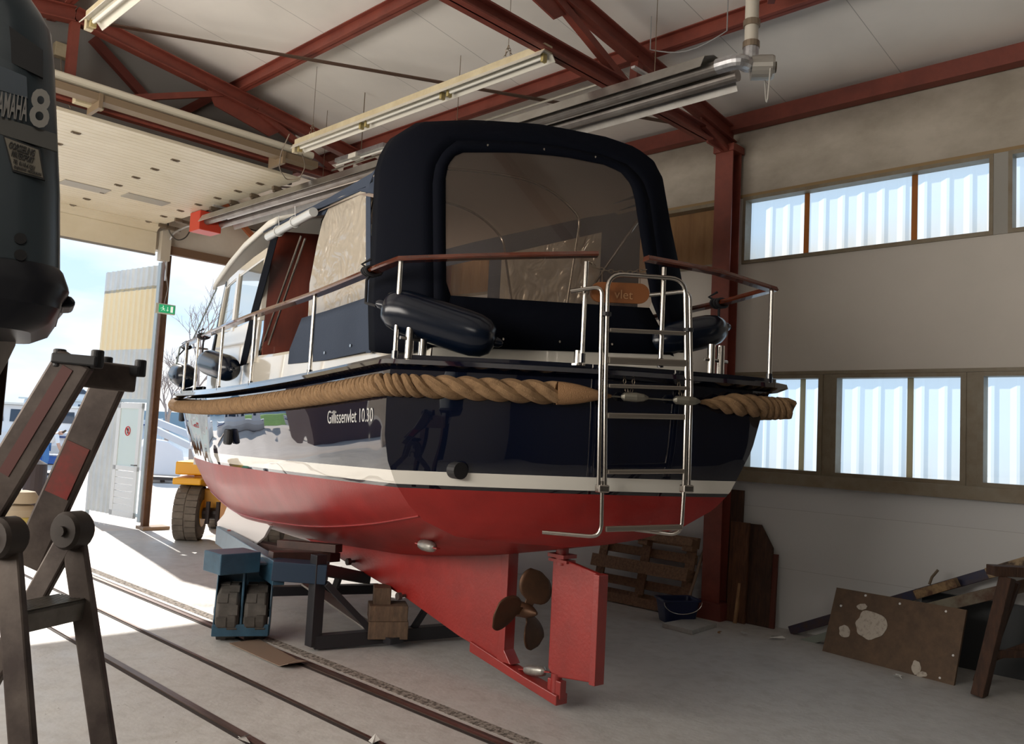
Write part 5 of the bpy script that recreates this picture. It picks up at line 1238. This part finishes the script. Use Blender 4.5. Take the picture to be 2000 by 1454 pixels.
# ================================================================== FOREGROUND LEFT: stepladder and outboard motor
LAD = mat('worn_aluminium_ladder', (.13, .105, .09), .5, .35, noise=(6, (.055, .04, .036), .35, .65))
TAPE = mat('faded_red_tape', (.28, .03, .025), .6, noise=(9, (.14, .04, .03), .35, .6))
lz1, lz2 = 2.25, 2.45
st = thing('stepladder', 'worn aluminium folding stepladder with red tape marks at the lower left', 'ladder', (.9, 2.2, 0))
wl_ = (U(140, 1040, lz2)-U(12, 1050, lz1)); wl_.z = 0; wl_.normalize()
def stile(a, c, w, t, nm='upper_stile'): 
    a, c = V(a), V(c); b = MB(); d = (c-a).normalized(); n = CF - d*CF.dot(d); b.beam(a, c, w, t, n); return b.build(nm, LAD, st, bevel=.008)
A0, A1_ = U(150, 700, lz1), U(-50, 1030, lz1); B0, B1_ = U(226, 722, lz2), U(52, 1105, lz2)
sA = stile(A0, A1_, .105, .03); sB = stile(B0, B1_, .095, .03)
d = (A1_-A0).normalized(); MB().beam(A0+d*.03, A0+d*.36, .030, .034, CF-d*CF.dot(d)).build('tape_mark', mat('dark_worn_tape', (.12, .04, .035), .6), sA)
d = (B1_-B0).normalized(); MB().beam(B0+d*.24, B0+d*.40, .07, .036, CF-d*CF.dot(d)).build('tape_mark', TAPE, sB)
def cap(a, c, lugs, h=.028):
    b = MB(); b.beam(a, c, .05, h, Z_)
    for l in lugs: b.tube([l-V((0, 0, .028)), l+V((0, 0, .022))], .017, 10)
    return b.build('end_cap', BLACK, st, bevel=.005)
TAPED = mat('dark_worn_tape', (.13, .035, .03), .6)
cap(U(108, 700, lz1), U(196, 708, lz1), (U(116, 698, lz1), U(190, 700, lz1)))
cap(U(176, 714, lz2-.02), U(276, 726, lz2), (U(208, 712, lz2), U(274, 718, lz2)))
MB().beam(U(150, 728, lz1+.06), U(262, 742, lz2), .03, .075, Z_).build('top_crosspiece', LAD, st, bevel=.006)
def foot(a, c):
    d = c-a; return a+d*((a.z-.025)/(a.z-c.z))
L1a, L1c = U(14, 1040, lz1), U(45, 1454, lz1-.14); L2a, L2c = U(142, 1035, lz2), U(203, 1454, lz2-.12)
F1, F2 = foot(L1a, L1c), foot(L2a, L2c)
for a, c in ((L1a, F1), (L2a, F2)):
    b = MB(); b.beam(a, c, .028, .064, wl_ if False else CR); b.build('leg', LAD, st, bevel=.006)
    MB().box(tuple(c), (.08, .05, .05), (CR, wl_.cross(Z_), Z_)).build('rubber_foot', BLACK, st, bevel=.005)
back = V((-CF.x*.3-CR.x*.9, -CF.y*.3-CR.y*.9, 0)).normalized()
for a in (L1a, L2a):
    c = V((a.x, a.y, 0.025))+back*.62; MB().beam(a, c, .028, .06, CR).build('rear_leg', LAD, st, bevel=.006)
    MB().box(tuple(c), (.08, .05, .05), (CR, wl_.cross(Z_), Z_)).build('rubber_foot', BLACK, st, bevel=.005)
for p in (U(10, 1050, lz1-.02), U(142, 1036, lz2-.02)):
    ax_ = wl_; b = MB().lathe(p-ax_*.035, ax_, [(0, .02), (0, .047), (.01, .055), (.06, .055), (.07, .047), (.07, .02)], 20); b.lathe(p-ax_*.045, ax_, [(0, .015), (.09, .015)], 10)
    b.build('hinge_joint', mat('dark_hinge', (.055, .045, .04), .5, .3), st, smooth=True)
# steps between the two legs
for k, hh in enumerate((1.0, )):
    pass
def legat(a, c, z): return a+(c-a)*((a.z-z)/(a.z-c.z))
sz = U(52, 1189, lz1).z
for z in (sz, sz-.62):
    if z < .1: continue
    a, c = legat(L1a, F1, z), legat(L2a, F2, z); dd_ = (c-a).normalized(); dp = Z_.cross(dd_).normalized()
    if dp.dot(CF) < 0: dp = -dp
    b = MB(); b.prism([a-dp*.02, c-dp*.02, c+dp*.09, a+dp*.09], (0, 0, -.008)); b.prism([a-dp*.02, c-dp*.02, c-dp*.012, a-dp*.012], (0, 0, -.055)); b.prism([a+dp*.082, c+dp*.082, c+dp*.09, a+dp*.09], (0, 0, -.055))
    for j in range(9): b.prism([a+dp*(-.016+j*.0125), c+dp*(-.016+j*.0125), c+dp*(-.011+j*.0125), a+dp*(-.011+j*.0125)], (0, 0, .004))
    b.build('step', ALU, st)
# ---- outboard motor
OZ_ = 1.30
ob = thing('outboard_motor', 'grey blue outboard motor with a large white 8, close at the left edge', 'outboard motor', tuple(V((U(-90, 600, OZ_+.16).x, U(-90, 600, OZ_+.16).y, 0))))
OBM = mat('outboard_blue_grey', (.075, .10, .118), .30, .1, noise=(3, (.055, .075, .09), .3, .7), spec=.6)
OBD = mat('outboard_dark', (.02, .022, .03), .35)
fx = V((CR.x, CR.y, 0)).normalized(); fy = V((CF.x, CF.y, 0)).normalized()
fy = ray(112, 300); fy.z = 0; fy.normalize(); fx = V((fy.y, -fy.x, 0))
F0 = U(112, 300, OZ_)
def osec(y, xr, w=.30, dpt=.42, r=.06, front=0):
    """rounded rectangle section whose near right corner shows at picture column xr on row y"""
    c0 = onpl(xr, y, F0+fy*.045, F0+fy*.045+fx); pts = []
    c = c0-fx*(w/2)+fy*(dpt/2-.045+front)
    for sx, sy in ((1, -1), (1, 1), (-1, 1), (-1, -1)):
        for k in range(6):
            a = math.atan2(sy, sx)-math.pi/4+k*math.pi/10; pts.append(c+fx*(sx*(w/2-r)+r*math.cos(a))+fy*(sy*(dpt/2-r)+r*math.sin(a)))
    z = c0.z
    return [V((p.x, p.y, z)) for p in pts]
def ocowl(lst, name, m, par, caps=True, bevel=0):
    secs = [osec(*q) for q in lst]; b = MB().grid(secs, wrap=True)
    if caps: b.add(secs[0], [tuple(range(24))]); b.add(secs[-1], [tuple(range(24))])
    return b.build(name, m, par, smooth=True)
cowl = ocowl([(-75, -20, .20, .30, .06, .05), (-55, 20, .24, .36), (-20, 50, .27, .40), (30, 84), (62, 101), (120, 107), (240, 112), (380, 118), (528, 118)], 'cowling', OBM, ob)
ocowl([(526, 119), (532, 124, .31, .43), (560, 134, .32, .44), (570, 136, .325, .45), (588, 122, .31, .43), (604, 119)], 'lower_cowling', OBD, ob)
ocowl([(602, 118), (632, 98, .28, .40), (650, 60, .22, .34)], 'bottom_pan', OBD, ob)
b = MB(); p = U(118, 586, OZ_+.1); b.prism([U(118, 572, OZ_+.1), U(140, 580, OZ_+.1), U(149, 590, OZ_+.1), U(144, 600, OZ_+.1), U(118, 601, OZ_+.1)], fy*.10); b.build('latch_lip', OBD, ob, bevel=.006)
# details on the face nearest the camera
def FP(x, y, o=0): return onpl(x, y, F0-fy*(.002+o), F0-fy*(.002+o)+fx)
def fpatch(poly, m, name, o=0, th=.004): return MB().prism([FP(x, y, o) for x, y in poly], fy*(th+.004)).build(name, m, ob)
# the face leans with the sections, so raised details sit on a slim pad
fpatch([(-60, 0), (0, 38), (84, 98), (84, 152), (0, 112), (-60, 80)], mat('black_recess', (.004, .004, .006), .5), 'air_intake', -.002)
fpatch([(-120, 110), (0, 128), (52, 150), (54, 192), (0, 176), (-120, 150)], mat('decal_blue', (.05, .08, .115), .4), 'decal_band', -.0005)
fpatch([(-120, 208), (0, 228), (110, 262), (112, 296), (0, 262), (-120, 236)], mat('decal_grey', (.11, .11, .10), .45), 'decal_stripe', -.001)
fpatch([(6, 265), (78, 291), (88, 352), (24, 335)], mat('sticker_black', (.01, .01, .01), .5), 'dealer_sticker', .001)
fpatch([(9, 268), (75, 293), (84, 347), (26, 331)], mat('sticker_cream', (.34, .31, .25), .6), 'sticker_face', .002)
LC = mat('decal_letters', (.36, .35, .33), .5)
def ftext(s, x0, y0, x1, y1, h, m, nm, o=.004, bold=False, fit=True, shear=0):
    a, c = FP(x0, y0, o), FP(x1, y1, o); w = (c-a).length; ob_ = curve_text(s, h, m, ob, Matrix.Identity(4), nm, .0008, font_bold=bold)
    xs = [v.co.x for v in ob_.data.vertices]; org = root_loc(ob)
    # refit: vertices are in world minus org
    mn = min(v.co.x+org.x for v in ob_.data.vertices); mxx = max(v.co.x+org.x for v in ob_.data.vertices); k = w/(mxx-mn)
    M4 = frame4(a, c-a, Z_)
    for v in ob_.data.vertices:
        q = v.co+org; q = V(((q.x-mn)*k+q.y*shear, q.y, q.z)); v.co = M4 @ q - org
    return ob_
ftext('YAMAHA', -17, 222, 52, 236, .052, LC, 'maker_lettering', bold=True)
ftext('8', 56, 243, 95, 250, .082, mat('white_numeral', (.42, .41, .38), .5), 'power_numeral', .006, bold=True)
ink = mat('sticker_ink', (.05, .05, .05), .6)
ftext('GORSSELING', 16, 288, 66, 305, .014, ink, 'sticker_text', bold=True); ftext('WATERSPORT', 20, 304, 64, 319, .013, ink, 'sticker_text', bold=True)
ftext('TEL 0118-61221', 24, 318, 66, 332, .009, ink, 'sticker_text'); ftext('GRIJPSKERKE / MIDDELBURG', 26, 328, 80, 344, .006, ink, 'sticker_text')
for y in (467, 499):
    c = FP(40, y, -.003); MB().tube([c+fy*.02, c-fy*.004], .0085, 14).build('drain_hole', mat('black_recess', (.004, .004, .006), .5), ob)
# leg and clamp bracket below, on a timber stand
lc = U(-110, 640, OZ_+.2)
MB().beam(lc+V((0, 0, .05)), V((lc.x, lc.y, .95)), .12, .16, fy).build('drive_leg', OBD, ob, bevel=.02)
MB().lathe(V((lc.x, lc.y, .95))-fy*.14, fy, [(0, .01), (.04, .04), (.2, .045), (.26, .03)], 16).build('gearcase', OBD, ob, smooth=True)
sd_ = thing('motor_stand', 'timber stand carrying the outboard motor', 'stand', (lc.x, lc.y, 0))
for sx in (-.28, .10): MB().beam(V((lc.x, lc.y, 0))+fx*(sx-.06)+fy*.16, V((lc.x, lc.y, lc.z-.06))+fx*(sx-.06)+fy*.12, .06, .06, fy).build('post', WOODD, sd_)
MB().beam(V((lc.x, lc.y, lc.z-.10))-fx*.4+fy*.12, V((lc.x, lc.y, lc.z-.10))+fx*.10+fy*.12, .05, .18, Z_).build('crossboard', WOODD, sd_)
# white sheet hanging beyond at the left edge
b = MB(); pl = [U(-130, 610, 1.5), U(37, 625, 1.5), U(30, 675, 1.5), U(15, 706, 1.5), U(0, 732, 1.5), U(-60, 790, 1.5), U(-130, 800, 1.5)]
tag(b.prism(pl, fy*.006).build('plastic_sheet', mat('white_plastic_sheet', (.72, .68, .64), .6, noise=(6, (.55, .48, .45), .3, .7, (4, 4, 1)))), 'edge of a white plastic sheet hanging beneath the outboard motor at the left edge', 'sheet')

# ================================================================== OUTSIDE THE GATE
WATER = mat('harbour_water', (.20, .30, .38), .12, noise=(.3, (.16, .25, .32), .3, .7), bump=(3, .3))
GRASS = mat('grass', (.22, .40, .07), .9, noise=(3, (.14, .28, .05), .3, .7))
struct(MB().box((0, 110, -.6), (500, 136, .2)).build('water_ground', WATER))
struct(MB().box((20, 175, 1.2), (600, 6, 4.5)).build('far_shore', mat('hazy_shore', (.35, .42, .45), .9)))
tag(MB().prism([V((-9, 34, 0)), V((3, 34, 0)), V((3, 37, 1.1)), V((-9, 37, 1.1))], V((0, 4, 0))).build('grass_bank', GRASS), 'green grass bank beyond the yard, mirrored in the hull side', 'grass', kind='stuff')
tag(MB().prism([V((*onz(300, 880, 0).xy, 0))+V((0, 3, -.02)), V((*onz(352, 882, 0).xy, 0))+V((0, 3, -.02)), V((*onz(352, 882, 0).xy, 0))+V((0, 9, 1.0)), V((*onz(300, 880, 0).xy, 0))+V((0, 9, 1.0))], (.0, 0, .05)).build('grass_verge', GRASS), 'strip of green grass behind the white covered boat', 'grass', kind='stuff')
shed = thing('brown_shed', 'dark brown timber shed across the yard', 'shed', (-4.2, 25, 0))
MB().box((-3.8, 25, 1.5), (7.5, 4, 3)).build('walls', mat('brown_boards', (.11, .06, .045), .8), shed); MB().prism([(-7.7, 22.8, 3), (.1, 22.8, 3), (-3.8, 22.8, 4)], (0, 4.4, 0)).build('roof', mat('shed_roof', (.18, .16, .15), .8), shed)
def cruiser(px, py, z, L, hullh, label, cab=True, fly=False, rot=0):
    """white cruiser lying broadside, its waterline foot at the pixel"""
    c = U(px, py, z); c.z = max(c.z, 0); r = math.radians(rot); ax = V((math.cos(r), math.sin(r), 0)); ay = V((-ax.y, ax.x, 0))
    t = thing('cruiser', label, 'boat', tuple(c), 'white boats across the yard')
    def q(a, b_, z_): return c+ax*a+ay*b_+V((0, 0, z_))
    rows = []
    for a, w, zz in ((-.5, .9, 0), (-.48, 1.0, 0), (0, 1.15, .02), (.3, .9, .08), (.43, .45, .2), (.5, .02, .32)):
        rows.append([q(a*L, -w*.6, zz), q(a*L, -w, hullh*.6+zz*.5), q(a*L, -w*1.03, hullh+zz), q(a*L, w*1.03, hullh+zz), q(a*L, w, hullh*.6+zz*.5), q(a*L, w*.6, zz)])
    MB().grid(rows, wrap=True).add(rows[0], [(0, 1, 2, 3, 4, 5)]).build('hull', WHITEP, t)
    MB().box(tuple(q(0, 0, hullh*.93)), (L*.9, 2.1, .07), (ax, ay, Z_)).build('rubbing_strake', mat('blue_stripe', (.03, .06, .18), .4), t)
    dk = mat('dark_window_glass', (.04, .06, .09), .1)
    if cab:
        cb_ = MB().prism([q(-.32*L, -.85, hullh), q(.22*L, -.85, hullh), q(.14*L, -.8, hullh+1.0), q(-.30*L, -.8, hullh+1.0)], ay*1.6).build('cabin', WHITEP, t)
        MB().box(tuple(q(-.08*L, 0, hullh+1.05)), (L*.50, 1.9, .08), (ax, ay, Z_)).build('cabin_roof', WHITER, t)
        for k in range(3):
            MB().prism([q((-.27+k*.14)*L, -.86, hullh+.40), q((-.16+k*.14)*L, -.86, hullh+.40), q((-.17+k*.14)*L, -.82, hullh+.85), q((-.27+k*.14)*L, -.82, hullh+.85)], ay*.01).build('cabin_window', dk, t)
    if fly:
        MB().prism([q(-.25*L, -.7, hullh+1.1), q(.12*L, -.7, hullh+1.1), q(.02*L, -.65, hullh+1.8), q(-.25*L, -.65, hullh+1.7)], ay*1.3).build('flybridge', WHITEP, t)
        MB().prism([q(-.15*L, -.72, hullh+1.45), q(.07*L, -.72, hullh+1.45), q(.03*L, -.68, hullh+1.7), q(-.15*L, -.68, hullh+1.7)], ay*.01).build('flybridge_window', dk, t)
    return t
cruiser(20, 905, 31, 6.5, 1.1, 'white cabin cruiser at the far left edge beyond the yard', rot=-30)
cruiser(122, 905, 34, 5.5, 1.1, 'white cabin cruiser seen between the two stepladder stiles', rot=-40)
cruiser(150, 880, 48, 9, 1.6, 'larger white flybridge cruiser rising behind the others', fly=True, rot=-35)
for x, yv, r_, lb in ((-2.6, 29.5, 20, 'white cruiser farther along the quay, mirrored in the hull'), (3.3, 31, 5, 'small white cruiser by the grass bank, mirrored in the hull')):
    p = V((x, yv, 0)); d_ = p-EYE; cruiser(1000+F*d_.dot(CR)/d_.dot(CF), 727+F*d_.dot(CD)/d_.dot(CF), d_.dot(CF), 5, .9, lb, rot=r_)
bt = onz(98, 925, 0); tb = thing('boat_cradle', 'bright blue trailer frame behind the person in blue jeans', 'trailer', tuple(bt))
MB().box((bt.x, bt.y, .45), (1.1, .6, .28)).build('body', mat('bright_blue', (.02, .12, .45), .4), tb); 
for s in (-.4, .4): MB().lathe((bt.x+s, bt.y-.35, .18), Y_, [(0, .03), (0, .18), (.1, .18), (.1, .03)], 14).build('wheel', BLACK, tb)
MB().tube([(bt.x-.6, bt.y-.4, .6), (bt.x+.7, bt.y-.4, .55), (bt.x+.7, bt.y-.4, .2)], .03, 8).build('tow_bar', ZINC, tb)
# person in blue jeans, stooping
pz = onz(84, 928, 0); ps = thing('person', 'person in blue jeans and white top stooping beside the blue trailer', 'person', tuple(pz))
def skin(name, verts, edges, radii, m, par, sub=2):
    me = bpy.data.meshes.new(name); org = root_loc(par); me.from_pydata([tuple(V(v)-org) for v in verts], edges, []); o = bpy.data.objects.new(name, me); COL.objects.link(o); o.parent = par
    md = o.modifiers.new('k', 'SKIN')
    for i, r in enumerate(radii): me.skin_vertices[0].data[i].radius = r if isinstance(r, tuple) else (r, r)
    me.skin_vertices[0].data[0].use_root = True
    s = o.modifiers.new('u', 'SUBSURF'); s.levels = sub; s.render_levels = sub; me.materials.append(m); md.use_smooth_shade = True
    return o
fR = V((CR.x, CR.y, 0)).normalized()
def pj(a, h, d=0): return pz+fR*a+fy*d+V((0, 0, h))
SKIN = mat('skin', (.55, .33, .24), .5)
bodyv = [pj(0, .92), pj(.12, 1.08), pj(.28, 1.22), pj(.38, 1.28), pj(.50, 1.30), pj(.30, 1.2, -.18), pj(.36, .95, -.2), pj(.46, .74, -.18), pj(.30, 1.2, .18), pj(.38, .95, .2), pj(.50, .76, .18),
         pj(0, .86, -.1), pj(.06, .48, -.11), pj(-.04, .1, -.11), pj(.08, .04, -.11), pj(-.02, .86, .1), pj(.02, .48, .12), pj(-.14, .1, .12), pj(-.02, .04, .12)]
ed = [(0, 1), (1, 2), (2, 3), (3, 4), (2, 5), (5, 6), (6, 7), (2, 8), (8, 9), (9, 10), (0, 11), (11, 12), (12, 13), (13, 14), (0, 15), (15, 16), (16, 17), (17, 18)]
skin('body', bodyv, ed, [.13, .13, .14, .06, .10, .055, .045, .035, .055, .045, .035, .09, .065, .045, .04, .09, .065, .045, .04], SKIN, ps)
skin('jeans', [bodyv[i] for i in (0, 11, 12, 13, 15, 16, 17)], [(0, 1), (1, 2), (2, 3), (0, 4), (4, 5), (5, 6)], [.145, .10, .08, .062, .10, .08, .062], mat('blue_jeans', (.06, .18, .42), .8), ps)
skin('shirt', [bodyv[i] for i in (0, 1, 2, 5, 6, 8, 9)], [(0, 1), (1, 2), (2, 3), (3, 4), (2, 5), (5, 6)], [.15, .155, .165, .07, .055, .07, .055], mat('white_shirt', (.75, .78, .8), .8), ps)
skin('hair', [pj(.50, 1.35), pj(.545, 1.31)], [(0, 1)], [.09, .08], mat('brown_hair', (.06, .035, .02), .8), ps)
MB().box(tuple(pj(.05, .035, -.11)), (.26, .1, .07)).build('shoe', BLACK, ps, bevel=.02); MB().box(tuple(pj(-.05, .035, .12)), (.26, .1, .07)).build('shoe', BLACK, ps, bevel=.02)
# dark bag and beige bundle seen behind the nearer stile
p = onz(62, 1012, 0); p2 = onz(28, 1052, 0)
tag(MB().lathe(p, Z_, [(0, .10), (.05, .20), (.5, .19), (.95, .17), (1.02, .05)], 18).build('canvas_bag', mat('black_bag', (.05, .035, .035), .7)), 'tall dark canvas bag standing at the left of the gateway', 'bag')
bn = thing('cloth_bundle', 'beige and yellow cloth bundle with a green foot, on the floor behind the stepladder', 'bundle', tuple(p2))
for k, (h, r_, m_) in enumerate(((0, .28, mat('green_cloth', (.15, .42, .30), .8)), (.14, .24, mat('yellow_cloth', (.62, .50, .15), .8)), (.30, .21, mat('beige_cloth', (.45, .36, .25), .85)), (.50, .20, mat('beige_cloth', (.45, .36, .25), .85)))):
    MB().lathe(p2+V((.02*k, 0, h)), Z_, [(0, r_*.6), (.02, r_), (.12, r_*1.02), (.18, r_*.8), (.2, r_*.3)], 16).build('fold', m_, bn, smooth=True)
# covered white boat on a cradle, right of the gate post
c = onz(322, 943, 0); cb = thing('covered_boat', 'white covered boat on a low dark cradle right of the gate post', 'boat', tuple(c))
q = lambda x, y, o=0: onpl(x, y, c, c+fx, None)+fy*o
MB().prism([q(286, 928), q(352, 932), q(360, 900), q(357, 880), q(328, 862), q(300, 858), q(286, 872)], fy*2.2).build('cover', mat('white_cover', (.72, .73, .76), .6), cb, bevel=.05)
b = MB(); b.beam(q(288, 934), q(350, 937), .2, .08); 
for x in (292, 318, 345): b.beam(q(x, 934, .1), q(x, 943, .1), .1, .12, fx)
b.build('cradle', mat('dark_cradle', (.06, .045, .04), .7), cb)
for k, (a_, b_, lb) in enumerate((((290, 818), (372, 850), 'upper grey gangway beam sloping down behind the gate post'), ((288, 832), (372, 872), 'lower grey gangway beam sloping down above the covered boat'))):
    tag(MB().beam(U(a_[0], a_[1], 27+k), U(b_[0], b_[1], 27+k), .3, .20).beam(U(a_[0], a_[1], 27+k), V((*U(a_[0], a_[1], 27+k).xy, 0)), .12, .12, X_).build('gangway_beam', mat('grey_galvanised', (.55, .57, .60), .5)), lb, 'beam')
# yellow forklift
fk = onz(368, 1056, 0); fk = V((fk.x+.02, fk.y+.05, 0)); fo = thing('forklift', 'yellow forklift with a big worn tyre, in front of the bow', 'forklift', tuple(fk))
fxx = V((math.cos(math.radians(-38)), math.sin(math.radians(-38)), 0)); fyy = V((-fxx.y, fxx.x, 0))
def tyre(c, w, R, nm='wheel'):
    b = MB(); b.lathe(c-fxx*(w/2), fxx, [(0, R*.55), (0, R*.88), (w*.12, R*.98), (w*.5, R), (w*.88, R*.98), (w, R*.88), (w, R*.55)], 40)
    for k in range(26):
        a = 2*math.pi*k/26; d = fyy*math.cos(a)+Z_*math.sin(a); tn = -fyy*math.sin(a)+Z_*math.cos(a)
        for o in (-.25, .25): b.box(tuple(c+d*(R+.004)+fxx*(o*w)+tn*(.03 if o > 0 else 0)), (w*.44, R*.215, .012), (fxx, tn, d))
    o = b.build(nm, mat('worn_grey_tyre', (.20, .17, .14), .85, noise=(8, (.12, .10, .08), .3, .7)), fo, smooth=False)
    MB().lathe(c-fxx*(w/2+.01), fxx, [(0, .02), (0, R*.5), (w+.02, R*.5), (w+.02, .02)], 20).build('wheel_hub', YELLOWM, o); return o
tyre(fk+V((0, 0, .42)), .36, .42); tyre(fk+fxx*1.25+V((0, 0, .42)), .36, .42)
tyre(fk+fyy*1.7+fxx*.12+V((0, 0, .42)), .3, .42); tyre(fk+fyy*1.7+fxx*1.2+V((0, 0, .42)), .3, .42)
b = MB(); C0 = fk+fxx*.62+fyy*.9
b.box(tuple(C0+V((0, 0, .62))), (.95, 1.7, .35), (fxx, fyy, Z_)); b.box(tuple(C0+V((0, .0, .93))), (1.2, 1.9, .18), (fxx, fyy, Z_)); b.prism([fk-fxx*.20-fyy*.45+V((0, 0, .88)), fk+fxx*.22-fyy*.45+V((0, 0, .88)), fk+fxx*.22-fyy*.45+V((0, 0, .98)), fk-fxx*.20-fyy*.45+V((0, 0, .98))], fyy*.9)
b.box(tuple(fk-fxx*.02+fyy*.2+V((0, 0, 1.12))), (.40, .9, .20), (fxx, fyy, Z_)); b.build('chassis', YELLOWM, fo, bevel=.02)
b = MB(); b.box(tuple(fk+fxx*.12-fyy*.2+V((0, 0, 1.25))), (.16, .12, .14), (fxx, fyy, Z_)); b.build('lamp_bracket', WHITEP, fo, bevel=.01)
b = MB(); b.tube([fk+V((0, 0, .42)), fk+fxx*1.25+V((0, 0, .42))], .09, 12)
for k in (.3, .45, .6): b.tube([fk+fxx*k-fyy*.2+V((0, 0, .28)), fk+fxx*k-fyy*.2+V((0, 0, .62))], .035, 8)
b.build('axle', mat('oily_black', (.04, .03, .03), .5), fo)
MB().prism([fk+fxx*.50-fyy*.3+V((0, 0, .10)), fk+fxx*.66-fyy*.3+V((0, 0, .10)), fk+fxx*.66-fyy*.3+V((0, 0, .75)), fk+fxx*.50-fyy*.3+V((0, 0, .75))], fyy*.06).build('mast_plate', mat('orange_plate', (.60, .30, .12), .5), fo, bevel=.01)
# bare trees beyond the gate
def tree(px, py, z, hgt, seed, label):
    r = random.Random(seed); c = U(px, py, z); c.z = 0; mb = MB()
    def br(p, d, L, rad, lev):
        q_ = p+d*L; mid = p+d*(L*.5)+V((r.uniform(-.06, .06)*L, r.uniform(-.06, .06)*L, 0)); mb.tube([p, mid, q_], [rad, rad*.85, rad*.65], 5, cap=False)
        if lev == 0: return
        for k in range(3 if lev > 1 else 4):
            nd = (d+V((r.uniform(-.7, .7), r.uniform(-.7, .7), r.uniform(-.15, .45)))).normalized(); br(p+d*(L*r.uniform(.55, 1)), nd, L*r.uniform(.6, .8), rad*.55, lev-1)
    br(c, Z_, hgt*.32, .12, 5)
    t = mb.build('bare_tree', mat('bare_twigs', (.36, .30, .27), .9)); tag(t, label, 'tree', 'bare trees beyond the gate')
tree(385, 790, 30, 7.5, 3, 'bare tree behind the bow rail'); tree(330, 800, 40, 6.5, 5, 'bare tree just right of the exit sign, farther off')
